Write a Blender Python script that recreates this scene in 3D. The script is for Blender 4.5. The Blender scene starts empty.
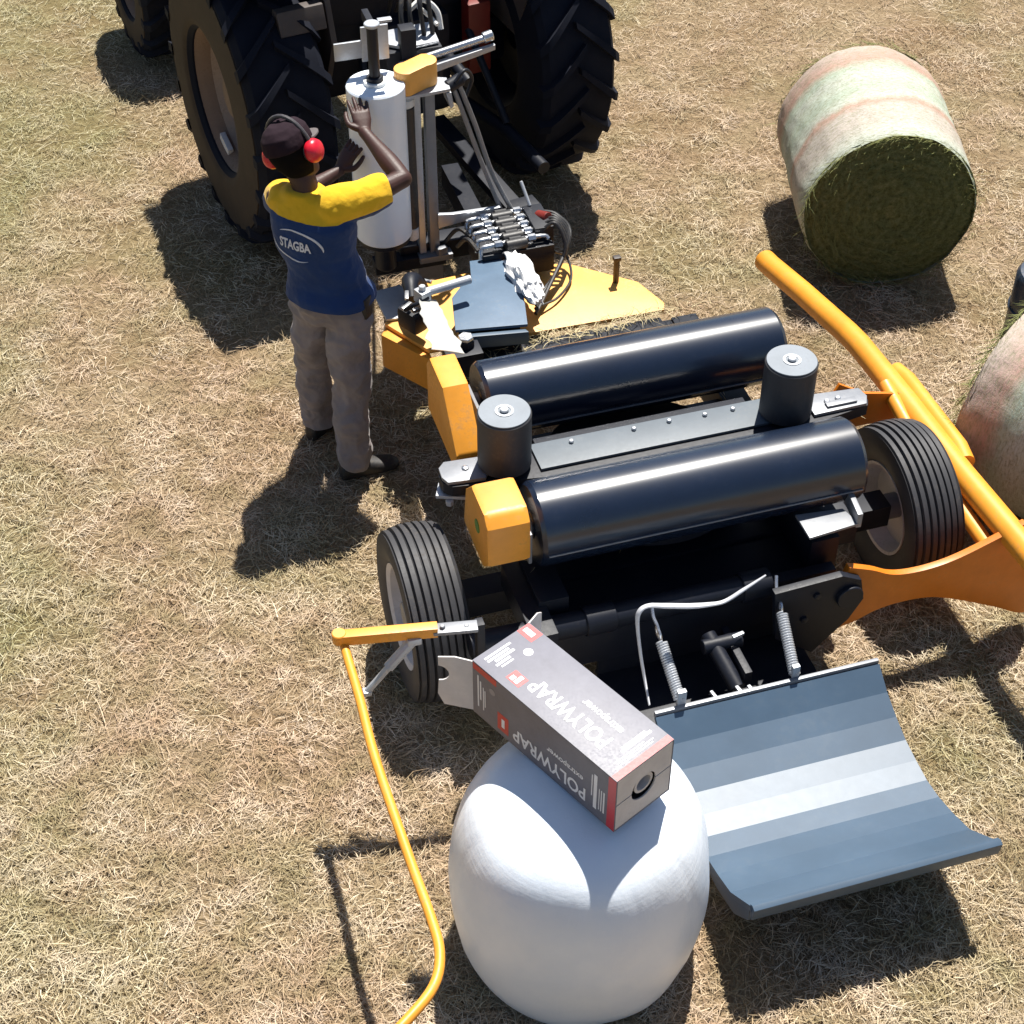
import bpy, bmesh, math, random
import numpy as np
from mathutils import Vector, Matrix, noise
from mathutils.bvhtree import BVHTree
R = math.radians
random.seed(7); np.random.seed(7)
scene = bpy.context.scene
COL = scene.collection

# ------------------------------------------------------------------ materials
def new_mat(name):
    m = bpy.data.materials.new(name); m.use_nodes = True
    nt = m.node_tree; nt.nodes.clear()
    out = nt.nodes.new('ShaderNodeOutputMaterial')
    b = nt.nodes.new('ShaderNodeBsdfPrincipled')
    nt.links.new(b.outputs[0], out.inputs[0])
    return m, nt, b

def N(nt, t, **kw):
    n = nt.nodes.new(t)
    for k, v in kw.items(): setattr(n, k, v)
    return n

def ramp(nt, fac, stops):
    r = N(nt, 'ShaderNodeValToRGB')
    e = r.color_ramp.elements
    while len(e) < len(stops): e.new(0.5)
    for i, (p, c) in enumerate(stops):
        e[i].position = p; e[i].color = (*c, 1) if len(c) == 3 else c
    nt.links.new(fac, r.inputs[0]); return r.outputs[0]

def noise_tex(nt, scale, detail=4, rough=.6, coord='Object', stretch=None):
    tc = N(nt, 'ShaderNodeTexCoord'); src = tc.outputs[coord]
    if stretch:
        mp = N(nt, 'ShaderNodeMapping'); mp.inputs['Scale'].default_value = stretch
        nt.links.new(src, mp.inputs[0]); src = mp.outputs[0]
    n = N(nt, 'ShaderNodeTexNoise'); n.inputs['Scale'].default_value = scale
    n.inputs['Detail'].default_value = detail; n.inputs['Roughness'].default_value = rough
    nt.links.new(src, n.inputs['Vector']); return n.outputs['Fac']

def mixc(nt, fac, a, b, mode='MIX'):
    m = N(nt, 'ShaderNodeMix', data_type='RGBA', blend_type=mode)
    for sock, v in ((m.inputs[0], fac), (m.inputs[6], a), (m.inputs[7], b)):
        if hasattr(v, 'is_output'): nt.links.new(v, sock)
        elif isinstance(v, (int, float)): sock.default_value = v
        else: sock.default_value = (*v, 1)
    return m.outputs[2]

def math_n(nt, op, a, b=None):
    m = N(nt, 'ShaderNodeMath', operation=op)
    for i, v in enumerate((a, b)):
        if v is None: continue
        if hasattr(v, 'is_output'): nt.links.new(v, m.inputs[i])
        else: m.inputs[i].default_value = v
    return m.outputs[0]

def bump(nt, b, h, strength, dist):
    n = N(nt, 'ShaderNodeBump'); n.inputs['Strength'].default_value = strength
    n.inputs['Distance'].default_value = dist
    nt.links.new(h, n.inputs['Height']); nt.links.new(n.outputs[0], b.inputs['Normal'])

def paint(name, col, rough=.4, metal=0., dirt=(.2, .15, .09), dirt_amt=.35, spec=.5, scale=9, bump_s=.08, var=.12, coat=0, rv=.18):
    """painted or bare metal, plastic, card: base colour with blotches, scuffs and dust"""
    m, nt, b = new_mat(name)
    big = noise_tex(nt, scale, 5, .65); fine = noise_tex(nt, scale*9, 3, .7)
    dk = tuple(max(0, c*(1-var)) for c in col); lt = tuple(min(1, c*(1+var)) for c in col)
    base = ramp(nt, big, [(.3, dk), (.7, lt)])
    d = ramp(nt, math_n(nt, 'MULTIPLY', big, fine), [(.28, (0, 0, 0)), (.48, (1, 1, 1))])
    dm = math_n(nt, 'MULTIPLY', d, dirt_amt)
    c = mixc(nt, dm, base, dirt)
    nt.links.new(c, b.inputs['Base Color'])
    r = math_n(nt, 'ADD', math_n(nt, 'MULTIPLY', fine, rv), rough-rv/2)
    r2 = math_n(nt, 'ADD', r, math_n(nt, 'MULTIPLY', dm, rv*2))
    nt.links.new(r2, b.inputs['Roughness'])
    b.inputs['Metallic'].default_value = metal
    b.inputs['Specular IOR Level'].default_value = spec
    b.inputs['Coat Weight'].default_value = coat
    b.inputs['Coat Roughness'].default_value = .22; b.inputs['Coat IOR'].default_value = 1.65
    bump(nt, b, big, bump_s, .01)
    return m

M = {}
M['yellow'] = paint('sunlit_yellow_paint', (.80, .385, .075), .48, dirt=(.55, .38, .19), dirt_amt=.35, spec=.6)  # machine yellow made paler: sun sheen put into the colour, plus light dust
M['deep_yellow'] = paint('deep_yellow_paint', (.74, .30, .028), .45, dirt=(.30, .19, .09), dirt_amt=.5, spec=.5, scale=6)
M['shaded_yellow'] = paint('shaded_yellow_paint', (.60, .165, .008), .42, dirt=(.3, .2, .1), dirt_amt=.3, spec=.45)  # machine yellow darkened: shade on the camera-facing plates put into the colour
M['navy'] = paint('black_frame_paint', (.007, .009, .016), .5, dirt=(.07, .06, .045), dirt_amt=.22, spec=.3)
M['roller'] = paint('black_roller_plastic', (.004, .010, .026), .5, dirt=(.035, .04, .05), dirt_amt=.12, spec=.12, scale=5, bump_s=.02, coat=1.)
M['steel_blue'] = paint('blue_grey_steel', (.050, .084, .128), .45, dirt=(.12, .14, .15), dirt_amt=.14, spec=.5, scale=3, bump_s=.0, rv=.03)
M['beam_grey'] = paint('grey_beam_paint', (.085, .105, .125), .5, dirt=(.2, .18, .15), dirt_amt=.3)
M['cover_blue'] = paint('blue_cover_paint', (.066, .115, .18), .5, dirt=(.22, .2, .16), dirt_amt=.25, spec=.4)
M['grey_metal'] = paint('grey_metal', (.20, .21, .23), .42, dirt=(.18, .15, .11), dirt_amt=.3, metal=.25)
M['light_metal'] = paint('galvanised_metal', (.42, .44, .47), .38, dirt=(.25, .22, .17), dirt_amt=.3, metal=.35)
M['white_part'] = paint('white_paint', (.66, .66, .64), .45, dirt=(.3, .25, .18), dirt_amt=.3)
M['chrome'] = paint('bare_steel', (.55, .56, .58), .28, metal=.9, dirt=(.2, .15, .1), dirt_amt=.25)
M['rubber'] = paint('tyre_rubber', (.042, .042, .046), .6, dirt=(.17, .14, .10), dirt_amt=.3, spec=.35, scale=7)
M['tractor_rubber'] = paint('dusty_tractor_rubber', (.006, .008, .016), .8, dirt=(.045, .034, .023), dirt_amt=.25, spec=.2)
M['sidewall'] = paint('dusty_sidewall', (.05, .036, .025), .8, dirt=(.11, .078, .05), dirt_amt=.6, spec=.2)
M['rim_brown'] = paint('dusty_rim', (.19, .125, .088), .65, dirt=(.10, .06, .035), dirt_amt=.6, spec=.3)
M['rim_flange'] = paint('worn_rim_flange', (.34, .25, .19), .6, dirt=(.14, .09, .055), dirt_amt=.7, spec=.3)
M['rim_white'] = paint('white_rim', (.60, .57, .56), .5, dirt=(.3, .24, .17), dirt_amt=.5)
M['fender'] = paint('fender_plastic', (.06, .047, .042), .6, dirt=(.12, .09, .065), dirt_amt=.6)
M['red'] = paint('red_paint', (.16, .012, .007), .5, dirt=(.2, .12, .08), dirt_amt=.4)
M['dark_brown'] = paint('dark_pin', (.03, .02, .015), .5)
M['roll_cap'] = paint('grey_roller_end', (.17, .195, .225), .5, dirt=(.12, .11, .1), dirt_amt=.25)
M['hose'] = paint('rubber_hose', (.018, .018, .02), .5)
M['strap'] = paint('white_cable_sleeve', (.50, .51, .54), .6, dirt=(.25, .22, .18), dirt_amt=.4, scale=30)
M['card'] = paint('raw_cardboard', (.62, .59, .57), .6, dirt=(.45, .40, .36), dirt_amt=.3, spec=.4)
M['print_dark'] = paint('printed_card', (.14, .14, .17), .50, dirt=(.18, .18, .19), dirt_amt=.2, spec=.5, scale=14, bump_s=.03)
M['print_white'] = paint('white_ink', (.78, .78, .80), .42, dirt_amt=0)
M['print_red'] = paint('red_ink', (.52, .015, .02), .42, dirt_amt=0, spec=.6)
M['print_grey'] = paint('grey_ink', (.22, .22, .25), .42, dirt_amt=0, spec=.6)
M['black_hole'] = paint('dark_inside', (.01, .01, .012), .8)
M['drum'] = paint('dark_blue_plastic', (.02, .035, .06), .4)
M['skin'] = paint('dark_skin', (.042, .0135, .009), .55, dirt=(.060, .023, .015), dirt_amt=.3, spec=.5, scale=14)
M['hair'] = paint('black_hair', (.004, .0035, .0035), .9, dirt_amt=.02, spec=.08)
M['cap'] = paint('faded_cap_cloth', (.020, .011, .016), .9, dirt=(.04, .028, .03), dirt_amt=.4, scale=20, spec=.15)
M['muff'] = paint('red_muff_plastic', (.62, .012, .03), .3, dirt_amt=.05)
M['shoe'] = paint('black_boot', (.012, .011, .012), .55)
M['logo'] = paint('white_shirt_print', (.62, .64, .70), .7, dirt_amt=0)

def cloth(name, col, scale=320, dirt=(.12, .09, .06), amt=.25, wr=9):
    m, nt, b = new_mat(name)
    big = noise_tex(nt, 7, 5, .6)
    c = ramp(nt, big, [(.25, tuple(x*.8 for x in col)), (.75, tuple(x*1.15 for x in col))])
    d = math_n(nt, 'MULTIPLY', ramp(nt, noise_tex(nt, 4, 4, .6), [(.45, (0, 0, 0)), (.7, (1, 1, 1))]), amt)
    nt.links.new(mixc(nt, d, c, dirt), b.inputs['Base Color'])
    b.inputs['Roughness'].default_value = .85; b.inputs['Specular IOR Level'].default_value = .2
    b.inputs['Sheen Weight'].default_value = .15
    h = math_n(nt, 'ADD', noise_tex(nt, wr, 4, .55, stretch=(1, 1, 1.1)), math_n(nt, 'MULTIPLY', noise_tex(nt, scale, 1), .06))
    bump(nt, b, h, .5, .02)
    return m, nt, b, c
M['trousers'] = cloth('khaki_trousers', (.25, .215, .21))[0]

def shirt_mat():
    m, nt, b, c = cloth('work_shirt', (.014, .040, .130), amt=.10)
    tc = N(nt, 'ShaderNodeTexCoord'); sp = N(nt, 'ShaderNodeSeparateXYZ')
    nt.links.new(tc.outputs['Object'], sp.inputs[0])
    # yoke line: level across the back, lower edge rising along the raised sleeve
    slope = math_n(nt, 'MULTIPLY', math_n(nt, 'MAXIMUM', math_n(nt, 'SUBTRACT', sp.outputs[0], .10), 0.), -.15)
    f = math_n(nt, 'GREATER_THAN', math_n(nt, 'ADD', sp.outputs[2], slope), 1.326)
    yel = ramp(nt, noise_tex(nt, 9, 4, .6), [(.25, (.66, .38, .012)), (.75, (.78, .47, .02))])
    nt.links.new(mixc(nt, f, c, yel), b.inputs['Base Color'])
    return m
M['shirt'] = shirt_mat()

def film_mat(name, folds, rough=.32, k=1.):
    m, nt, b = new_mat(name)
    c = ramp(nt, noise_tex(nt, 5, 4), [(.3, (.74*k, .80*k, .88*k)), (.7, (.81*k, .86*k, .92*k))])
    nt.links.new(c, b.inputs['Base Color'])
    b.inputs['Roughness'].default_value = rough
    b.inputs['Specular IOR Level'].default_value = .5
    b.inputs['Subsurface Weight'].default_value = .15
    b.inputs['Subsurface Radius'].default_value = (.05, .05, .05)
    h = math_n(nt, 'ADD', math_n(nt, 'MULTIPLY', noise_tex(nt, 6, 5, .6, stretch=(1, 1, folds)), .6), math_n(nt, 'MULTIPLY', noise_tex(nt, 26, 5, .65, stretch=(1, 1, .10)), .8))
    # overlapping film layers: shallow steps running round the bale at a slant
    tc = N(nt, 'ShaderNodeTexCoord'); wv = N(nt, 'ShaderNodeTexWave', wave_type='BANDS', bands_direction='Z', wave_profile='SAW')
    mp = N(nt, 'ShaderNodeMapping'); mp.inputs['Rotation'].default_value = (.18, .12, 0); nt.links.new(tc.outputs['Object'], mp.inputs[0]); nt.links.new(mp.outputs[0], wv.inputs['Vector'])
    wv.inputs['Scale'].default_value = 1.6; wv.inputs['Distortion'].default_value = 1.2; wv.inputs['Detail'].default_value = 1
    h = math_n(nt, 'ADD', h, math_n(nt, 'MULTIPLY', wv.outputs['Fac'], .10 if folds > 2 else .0))
    bump(nt, b, h, .085, .03)
    return m
M['bale_film'] = film_mat('white_bale_film', 9)
M['film_roll'] = film_mat('white_film_roll', 1.0, .28, 1.07)
def sheet_mat():
    m, nt, b = new_mat('loose_film')
    b.inputs['Base Color'].default_value = (.55, .55, .52, 1); b.inputs['Roughness'].default_value = .4
    b.inputs['Alpha'].default_value = .66
    bump(nt, b, noise_tex(nt, 14, 4, .6, stretch=(1, .3, 1)), .6, .03)
    return m
M['sheet'] = sheet_mat()
M['bag'] = paint('crumpled_plastic', (.74, .74, .74), .35, dirt_amt=.1, bump_s=.3)

def net_mat():
    """net wrap: bands of red and white-green net across the bale's width, hay showing between the threads"""
    m, nt, b = new_mat('net_wrap')
    tc = N(nt, 'ShaderNodeTexCoord'); sp = N(nt, 'ShaderNodeSeparateXYZ')
    nt.links.new(tc.outputs['Object'], sp.inputs[0])
    wob = math_n(nt, 'MULTIPLY', math_n(nt, 'SUBTRACT', noise_tex(nt, 2.6, 6, .75), .5), .26)
    y = math_n(nt, 'ADD', sp.outputs[1], wob)
    t = math_n(nt, 'ADD', y, .5)
    wh, gr, rd, pk = (.46, .48, .41), (.37, .43, .34), (.42, .255, .20), (.45, .395, .345)
    band = ramp(nt, t, [(.0, gr), (.10, wh), (.20, pk), (.34, pk), (.40, rd), (.45, wh), (.55, gr), (.66, wh), (.74, gr), (.82, rd), (1., pk)])
    hay = ramp(nt, noise_tex(nt, 60, 3, .7), [(.3, (.11, .115, .055)), (.7, (.28, .27, .15))])
    # threads run round the bale (stretched noise across the width), hay showing between them
    ring = noise_tex(nt, 150, 2, .6, stretch=(.22, 1, .22))
    thr = math_n(nt, 'ADD', math_n(nt, 'MULTIPLY', ring, .5), math_n(nt, 'MULTIPLY', noise_tex(nt, 75, 5, .8), .5))
    f = ramp(nt, thr, [(.36, (.25, .25, .25)), (.56, (1, 1, 1))])
    nt.links.new(mixc(nt, f, hay, band), b.inputs['Base Color'])
    b.inputs['Roughness'].default_value = .6; b.inputs['Specular IOR Level'].default_value = .35
    bump(nt, b, thr, .5, .012)
    return m
M['net'] = net_mat()

def hay_end_mat():
    m, nt, b = new_mat('bale_end_hay')
    tc = N(nt, 'ShaderNodeTexCoord'); sp = N(nt, 'ShaderNodeSeparateXYZ')
    nt.links.new(tc.outputs['Object'], sp.inputs[0])
    x, z = sp.outputs[0], math_n(nt, 'SUBTRACT', sp.outputs[2], .445)
    r = math_n(nt, 'SQRT', math_n(nt, 'ADD', math_n(nt, 'MULTIPLY', x, x), math_n(nt, 'MULTIPLY', z, z)))
    nz = noise_tex(nt, 7, 6, .75)
    s = math_n(nt, 'SINE', math_n(nt, 'ADD', math_n(nt, 'MULTIPLY', r, 120.), math_n(nt, 'MULTIPLY', nz, 22.)))
    k = math_n(nt, 'ADD', math_n(nt, 'MULTIPLY', s, .05), noise_tex(nt, 48, 6, .8))
    c = ramp(nt, k, [(.28, (.06, .07, .024)), (.5, (.17, .185, .075)), (.75, (.33, .33, .16))])
    nt.links.new(c, b.inputs['Base Color']); b.inputs['Roughness'].default_value = .9
    b.inputs['Specular IOR Level'].default_value = .1
    bump(nt, b, k, .9, .03)
    return m
M['hay_end'] = hay_end_mat()

def green_mask(nt):
    """greener, less dried-out patches of the meadow; the strip along the left of the field is greener"""
    big = noise_tex(nt, .75, 5, .62, coord='Object')
    tc = N(nt, 'ShaderNodeTexCoord'); sp = N(nt, 'ShaderNodeSeparateXYZ'); nt.links.new(tc.outputs['Object'], sp.inputs[0])
    mr = N(nt, 'ShaderNodeMapRange'); mr.inputs[1].default_value = -1.6; mr.inputs[2].default_value = -3.4; mr.inputs[3].default_value = 0; mr.inputs[4].default_value = .25
    nt.links.new(sp.outputs[0], mr.inputs[0])
    return ramp(nt, math_n(nt, 'ADD', big, mr.outputs[0]), [(.48, (0, 0, 0)), (.74, (1, 1, 1))])

def ground_mat():
    m, nt, b = new_mat('dry_meadow_soil')
    a = noise_tex(nt, 1.3, 6, .6); f = noise_tex(nt, 55, 5, .75); g = noise_tex(nt, 16, 4, .7)
    c = ramp(nt, f, [(.3, (.20, .145, .082)), (.5, (.34, .255, .155)), (.72, (.47, .37, .24))])
    c = mixc(nt, ramp(nt, a, [(.35, (0, 0, 0)), (.65, (.6, .6, .6))]), c, (.22, .135, .07), 'MIX')
    c = mixc(nt, math_n(nt, 'MULTIPLY', green_mask(nt), .5), c, (.17, .17, .06))
    nt.links.new(c, b.inputs['Base Color']); b.inputs['Roughness'].default_value = .95
    b.inputs['Specular IOR Level'].default_value = .1
    bump(nt, b, math_n(nt, 'ADD', f, g), .8, .04)
    return m
M['ground'] = ground_mat()

def grass_mat():
    m, nt, b = new_mat('dry_grass_blades')
    gi = N(nt, 'ShaderNodeNewGeometry')
    rnd = gi.outputs['Random Per Island']
    c = ramp(nt, rnd, [(.0, (.25, .168, .095)), (.25, (.39, .288, .172)), (.55, (.50, .385, .25)), (.85, (.60, .49, .335)), (1., (.72, .63, .47))])
    tint = noise_tex(nt, 1.1, 5, .6); patch = noise_tex(nt, 4.5, 4, .6)
    c = mixc(nt, ramp(nt, tint, [(.38, (.75, .75, .75)), (.60, (0, 0, 0))]), c, (.41, .275, .175), 'MIX')
    c = mixc(nt, ramp(nt, patch, [(.36, (.8, .8, .8)), (.50, (0, 0, 0))]), c, (.27, .205, .105), 'MIX')
    c = mixc(nt, ramp(nt, patch, [(.50, (0, 0, 0)), (.66, (.75, .75, .75))]), c, (.62, .50, .38), 'MIX')
    gr = ramp(nt, rnd, [(.0, (.16, .165, .06)), (.6, (.40, .385, .20)), (1., (.56, .53, .36))])
    c = mixc(nt, math_n(nt, 'MULTIPLY', green_mask(nt), .75), c, gr)
    nt.links.new(c, b.inputs['Base Color']); b.inputs['Roughness'].default_value = .6
    b.inputs['Specular IOR Level'].default_value = .25
    return m
M['grass'] = grass_mat()
M['hay_wisps'] = paint('hay_wisps', (.20, .21, .075), .8, dirt=(.35, .31, .15), dirt_amt=.5, spec=.2, scale=20)
M['straw'] = paint('straw_wisps', (.50, .42, .25), .8, dirt=(.35, .31, .15), dirt_amt=.4, spec=.2, scale=20)

# ------------------------------------------------------------------ mesh helpers
def catmull(pts, sub=8):
    P = [Vector(p) for p in pts]
    if len(P) < 3: return P
    out = []
    E = [P[0]*2-P[1]] + P + [P[-1]*2-P[-2]]
    for i in range(1, len(E)-2):
        a, b, c, d = E[i-1:i+3]
        for k in range(sub):
            t = k/sub
            out.append(.5*((2*b)+(c-a)*t+(2*a-5*b+4*c-d)*t*t+(3*b-a-3*c+d)*t**3))
    out.append(P[-1]); return out

class MB:
    def __init__(self): self.bm = bmesh.new()
    def _bev(self, geom_verts, w, seg=2):
        if w <= 0: return
        es = set()
        for v in geom_verts:
            for e in v.link_edges:
                if e.calc_face_angle(0) > .5: es.add(e)
        bmesh.ops.bevel(self.bm, geom=list(es), offset=w, segments=seg, affect='EDGES', profile=.7)
    def box(self, c, s, rot=None, bev=.004):
        mt = Matrix.Translation(Vector(c))
        if rot is not None: mt = mt @ (rot.to_4x4() if isinstance(rot, Matrix) else Matrix.Rotation(rot, 4, 'Z'))
        r = bmesh.ops.create_cube(self.bm, size=1, matrix=mt @ Matrix.Diagonal((*s, 1)))
        self._bev(r['verts'], min(bev, min(s)*.3)); return self
    def prism(self, poly, axis, a, b, bev=.003):
        """poly: 2-D outline; axis 0/1/2: extruded from a to b along it"""
        def P(p, t):
            if axis == 0: return (t, p[0], p[1])
            if axis == 1: return (p[0], t, p[1])
            return (p[0], p[1], t)
        n = len(poly)
        v0 = [self.bm.verts.new(P(p, a)) for p in poly]; v1 = [self.bm.verts.new(P(p, b)) for p in poly]
        fs = [self.bm.faces.new(v0), self.bm.faces.new(v1[::-1])]
        for i in range(n): fs.append(self.bm.faces.new((v0[i], v1[i], v1[(i+1) % n], v0[(i+1) % n])))
        bmesh.ops.recalc_face_normals(self.bm, faces=fs)
        self._bev(v0+v1, bev); return self
    def hull(self, v8, bev=.004):
        """box-like solid from four bottom and four top corners"""
        v = [self.bm.verts.new(p) for p in v8]
        fs = [self.bm.faces.new([v[i] for i in q]) for q in ((0, 1, 2, 3), (4, 5, 6, 7), (0, 1, 5, 4), (1, 2, 6, 5), (2, 3, 7, 6), (3, 0, 4, 7))]
        bmesh.ops.recalc_face_normals(self.bm, faces=fs); self._bev(v, bev); return self
    def tube(self, pts, r, n=12, smooth=0, flat=1., closed_caps=True):
        P = catmull(pts, smooth) if smooth else [Vector(p) for p in pts]
        m = len(P); rr = r if isinstance(r, (list, tuple)) else None
        prev = None; rings = []
        up = Vector((0, 0, 1))
        for i in range(m):
            t = ((P[min(i+1, m-1)]-P[i]).normalized()+(P[i]-P[max(i-1, 0)]).normalized()).normalized()
            if prev is None:
                u = t.cross(up) if abs(t.z) < .95 else t.cross(Vector((1, 0, 0)))
            else: u = prev - t*prev.dot(t)
            u.normalize(); w = t.cross(u); prev = u
            if rr:
                q = i/(m-1)*(len(rr)-1); k = min(int(q), len(rr)-2); ri = rr[k]+(rr[k+1]-rr[k])*(q-k)
            else: ri = r
            rings.append([self.bm.verts.new(P[i]+(u*math.cos(6.28318*j/n)+w*math.sin(6.28318*j/n)*flat)*ri) for j in range(n)])
        for a, b in zip(rings, rings[1:]):
            for j in range(n): self.bm.faces.new((a[j], a[(j+1) % n], b[(j+1) % n], b[j]))
        if closed_caps:
            self.bm.faces.new(rings[0][::-1]); self.bm.faces.new(rings[-1])
        return self
    def cyl(self, a, b, r, n=32, bev=.003):
        a, b = Vector(a), Vector(b); L = (b-a).length
        bev = min(bev, r*.3, L*.3)
        return self.lathe([(0, 0), (r-bev, 0), (r, bev), (r, L-bev), (r-bev, L), (0, L)], a, b-a, n)
    def lathe(self, prof, origin, axis, n=48, close=False):
        z = Vector(axis).normalized(); o = Vector(origin)
        x = z.cross(Vector((0, 0, 1))) if abs(z.z) < .9 else z.cross(Vector((1, 0, 0)))
        x.normalize(); y = z.cross(x)
        rings = []
        for (r, h) in prof:
            if r < 1e-6: rings.append([self.bm.verts.new(o+z*h)])
            else: rings.append([self.bm.verts.new(o+z*h+(x*math.cos(2*math.pi*j/n)+y*math.sin(2*math.pi*j/n))*r) for j in range(n)])
        fs = []
        pairs = list(zip(rings, rings[1:]))
        if close: pairs.append((rings[-1], rings[0]))
        for a, b in pairs:
            for j in range(n):
                k = (j+1) % n
                if len(a) == 1 and len(b) == 1: continue
                if len(a) == 1: fs.append(self.bm.faces.new((a[0], b[j], b[k])))
                elif len(b) == 1: fs.append(self.bm.faces.new((a[j], b[0], a[k])))
                else: fs.append(self.bm.faces.new((a[j], b[j], b[k], a[k])))
        bmesh.ops.recalc_face_normals(self.bm, faces=fs); return self
    def bolt(self, p, axis=(0, 0, 1), r=.012, h=.01):
        p = Vector(p); return self.lathe([(0, 0), (r, 0), (r, h), (r*.8, h*1.15), (0, h*1.15)], p, axis, 6)
    def ring(self, c, axis, r0, r1, h):
        return self.lathe([(r0, 0), (r1, 0), (r1, h), (r0, h)], c, axis, 40, close=True)
    def build(self, name, m, parent=None, ang=35, off=None):
        me = bpy.data.meshes.new(name); 
        self.bm.to_mesh(me); self.bm.free()
        if off is not None: me.transform(Matrix.Translation(-Vector(off)))
        me.materials.append(m if not isinstance(m, str) else M[m])
        for p in me.polygons: p.use_smooth = True
        me.set_sharp_from_angle(angle=R(ang))
        o = bpy.data.objects.new(name, me); COL.objects.link(o)
        if parent: o.parent = parent
        return o

def empty(name, loc, rz=0, label=None, cat=None, group=None):
    o = bpy.data.objects.new(name, None); COL.objects.link(o)
    o.location = loc; o.rotation_euler = (0, 0, rz); o.empty_display_size = .2
    tag(o, label, cat, group); return o
def tag(o, label=None, cat=None, group=None, kind=None):
    if label: o['label'] = label
    if cat: o['category'] = cat
    if group: o['group'] = group
    if kind: o['kind'] = kind
    return o

def remeshed(name, mb, m, parent, voxel, smooth=3, wr=None, off=(0, 0, 0), cut=None):
    """fuse overlapping solids into ONE continuous skin"""
    me = bpy.data.meshes.new(name+'_raw'); mb.bm.to_mesh(me); mb.bm.free()
    me.transform(Matrix.Translation(-Vector(off)))
    t = bpy.data.objects.new(name+'_raw', me); COL.objects.link(t)
    r = t.modifiers.new('r', 'REMESH'); r.mode = 'VOXEL'; r.voxel_size = voxel
    s = t.modifiers.new('s', 'SMOOTH'); s.factor = .5; s.iterations = smooth
    dg = bpy.context.evaluated_depsgraph_get(); dg.update()
    out = bpy.data.meshes.new_from_object(t.evaluated_get(dg))
    bpy.data.objects.remove(t); bpy.data.meshes.remove(me)
    if wr:
        amp, sc, st = wr
        ns = [v.normal.copy() for v in out.vertices]
        for v, n in zip(out.vertices, ns):
            q = Vector((v.co.x*st[0], v.co.y*st[1], v.co.z*st[2]))*sc
            v.co += n*amp*(noise.noise(q)+.6*(.35-abs(noise.noise(q*1.7)))*1.6+.35*(.3-abs(noise.noise(q*3.7))))
    if cut:
        b = bmesh.new(); b.from_mesh(out)
        for co, no in cut:
            bmesh.ops.bisect_plane(b, geom=b.verts[:]+b.edges[:]+b.faces[:], plane_co=co, plane_no=no, clear_outer=True)
        b.to_mesh(out); b.free()
    out.name = name
    out.materials.clear(); out.materials.append(M[m])
    for p in out.polygons: p.use_smooth = True
    o = bpy.data.objects.new(name, out); COL.objects.link(o)
    if parent: o.parent = parent
    return o

def text_mesh(body, size, bold=.0):
    c = bpy.data.curves.new('lettering', 'FONT'); c.body = body; c.size = size; c.offset = bold
    c.align_x = 'LEFT'; c.extrude = .0003; c.resolution_u = 3
    o = bpy.data.objects.new('lettering', c); COL.objects.link(o)
    dg = bpy.context.evaluated_depsgraph_get(); dg.update()
    me = bpy.data.meshes.new_from_object(o.evaluated_get(dg))
    bpy.data.objects.remove(o); bpy.data.curves.remove(c)
    return me

# ------------------------------------------------------------------ camera, sky, sun
cam = bpy.data.cameras.new('camera'); cam.sensor_width = 36; cam.sensor_fit = 'HORIZONTAL'
cam.lens = 36*1700/1024; cam.clip_end = 1000
co = bpy.data.objects.new('camera', cam); COL.objects.link(co)
co.location = (0, 0, 5.2); co.rotation_euler = (R(90-43), 0, 0)
scene.camera = co

LD = Vector((-.125, -.46, -1)).normalized()      # the way the sunlight travels
el = math.asin(-LD.z); az = math.atan2(-LD.x, -LD.y)
w = bpy.data.worlds.new('World'); scene.world = w; w.use_nodes = True
nt = w.node_tree; bg = nt.nodes['Background']
sky = nt.nodes.new('ShaderNodeTexSky'); sky.sky_type = 'NISHITA'; sky.sun_disc = False
sky.sun_elevation = el; sky.sun_rotation = az; sky.dust_density = .6
nt.links.new(sky.outputs[0], bg.inputs[0]); bg.inputs[1].default_value = .052
sl = bpy.data.lights.new('sun', 'SUN'); sl.energy = 5.0; sl.angle = R(.53); sl.color = (1, .955, .88)
so = bpy.data.objects.new('sun', sl); COL.objects.link(so); so.location = (4, 12, 18)
so.rotation_euler = LD.to_track_quat('-Z', 'Y').to_euler()
scene.view_settings.view_transform = 'Standard'; scene.view_settings.look = 'None'
scene.view_settings.exposure = .92; scene.view_settings.gamma = 1

# ------------------------------------------------------------------ ground and dry grass
def ground():
    b = MB()
    xs = [-150, -40, -12] + [-7+i*.25 for i in range(57)] + [12, 40, 150]
    ys = [-60, -15, -3] + [i*.25 for i in range(61)] + [20, 50, 180]
    g = [[b.bm.verts.new((x, y, .012*noise.noise(Vector((x*1.3, y*1.3, 3))) - .012)) for x in xs] for y in ys]
    for i in range(len(ys)-1):
        for j in range(len(xs)-1): b.bm.faces.new((g[i][j], g[i][j+1], g[i+1][j+1], g[i+1][j]))
    o = b.build('ground', 'ground'); tag(o, kind='structure')
ground()

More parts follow.
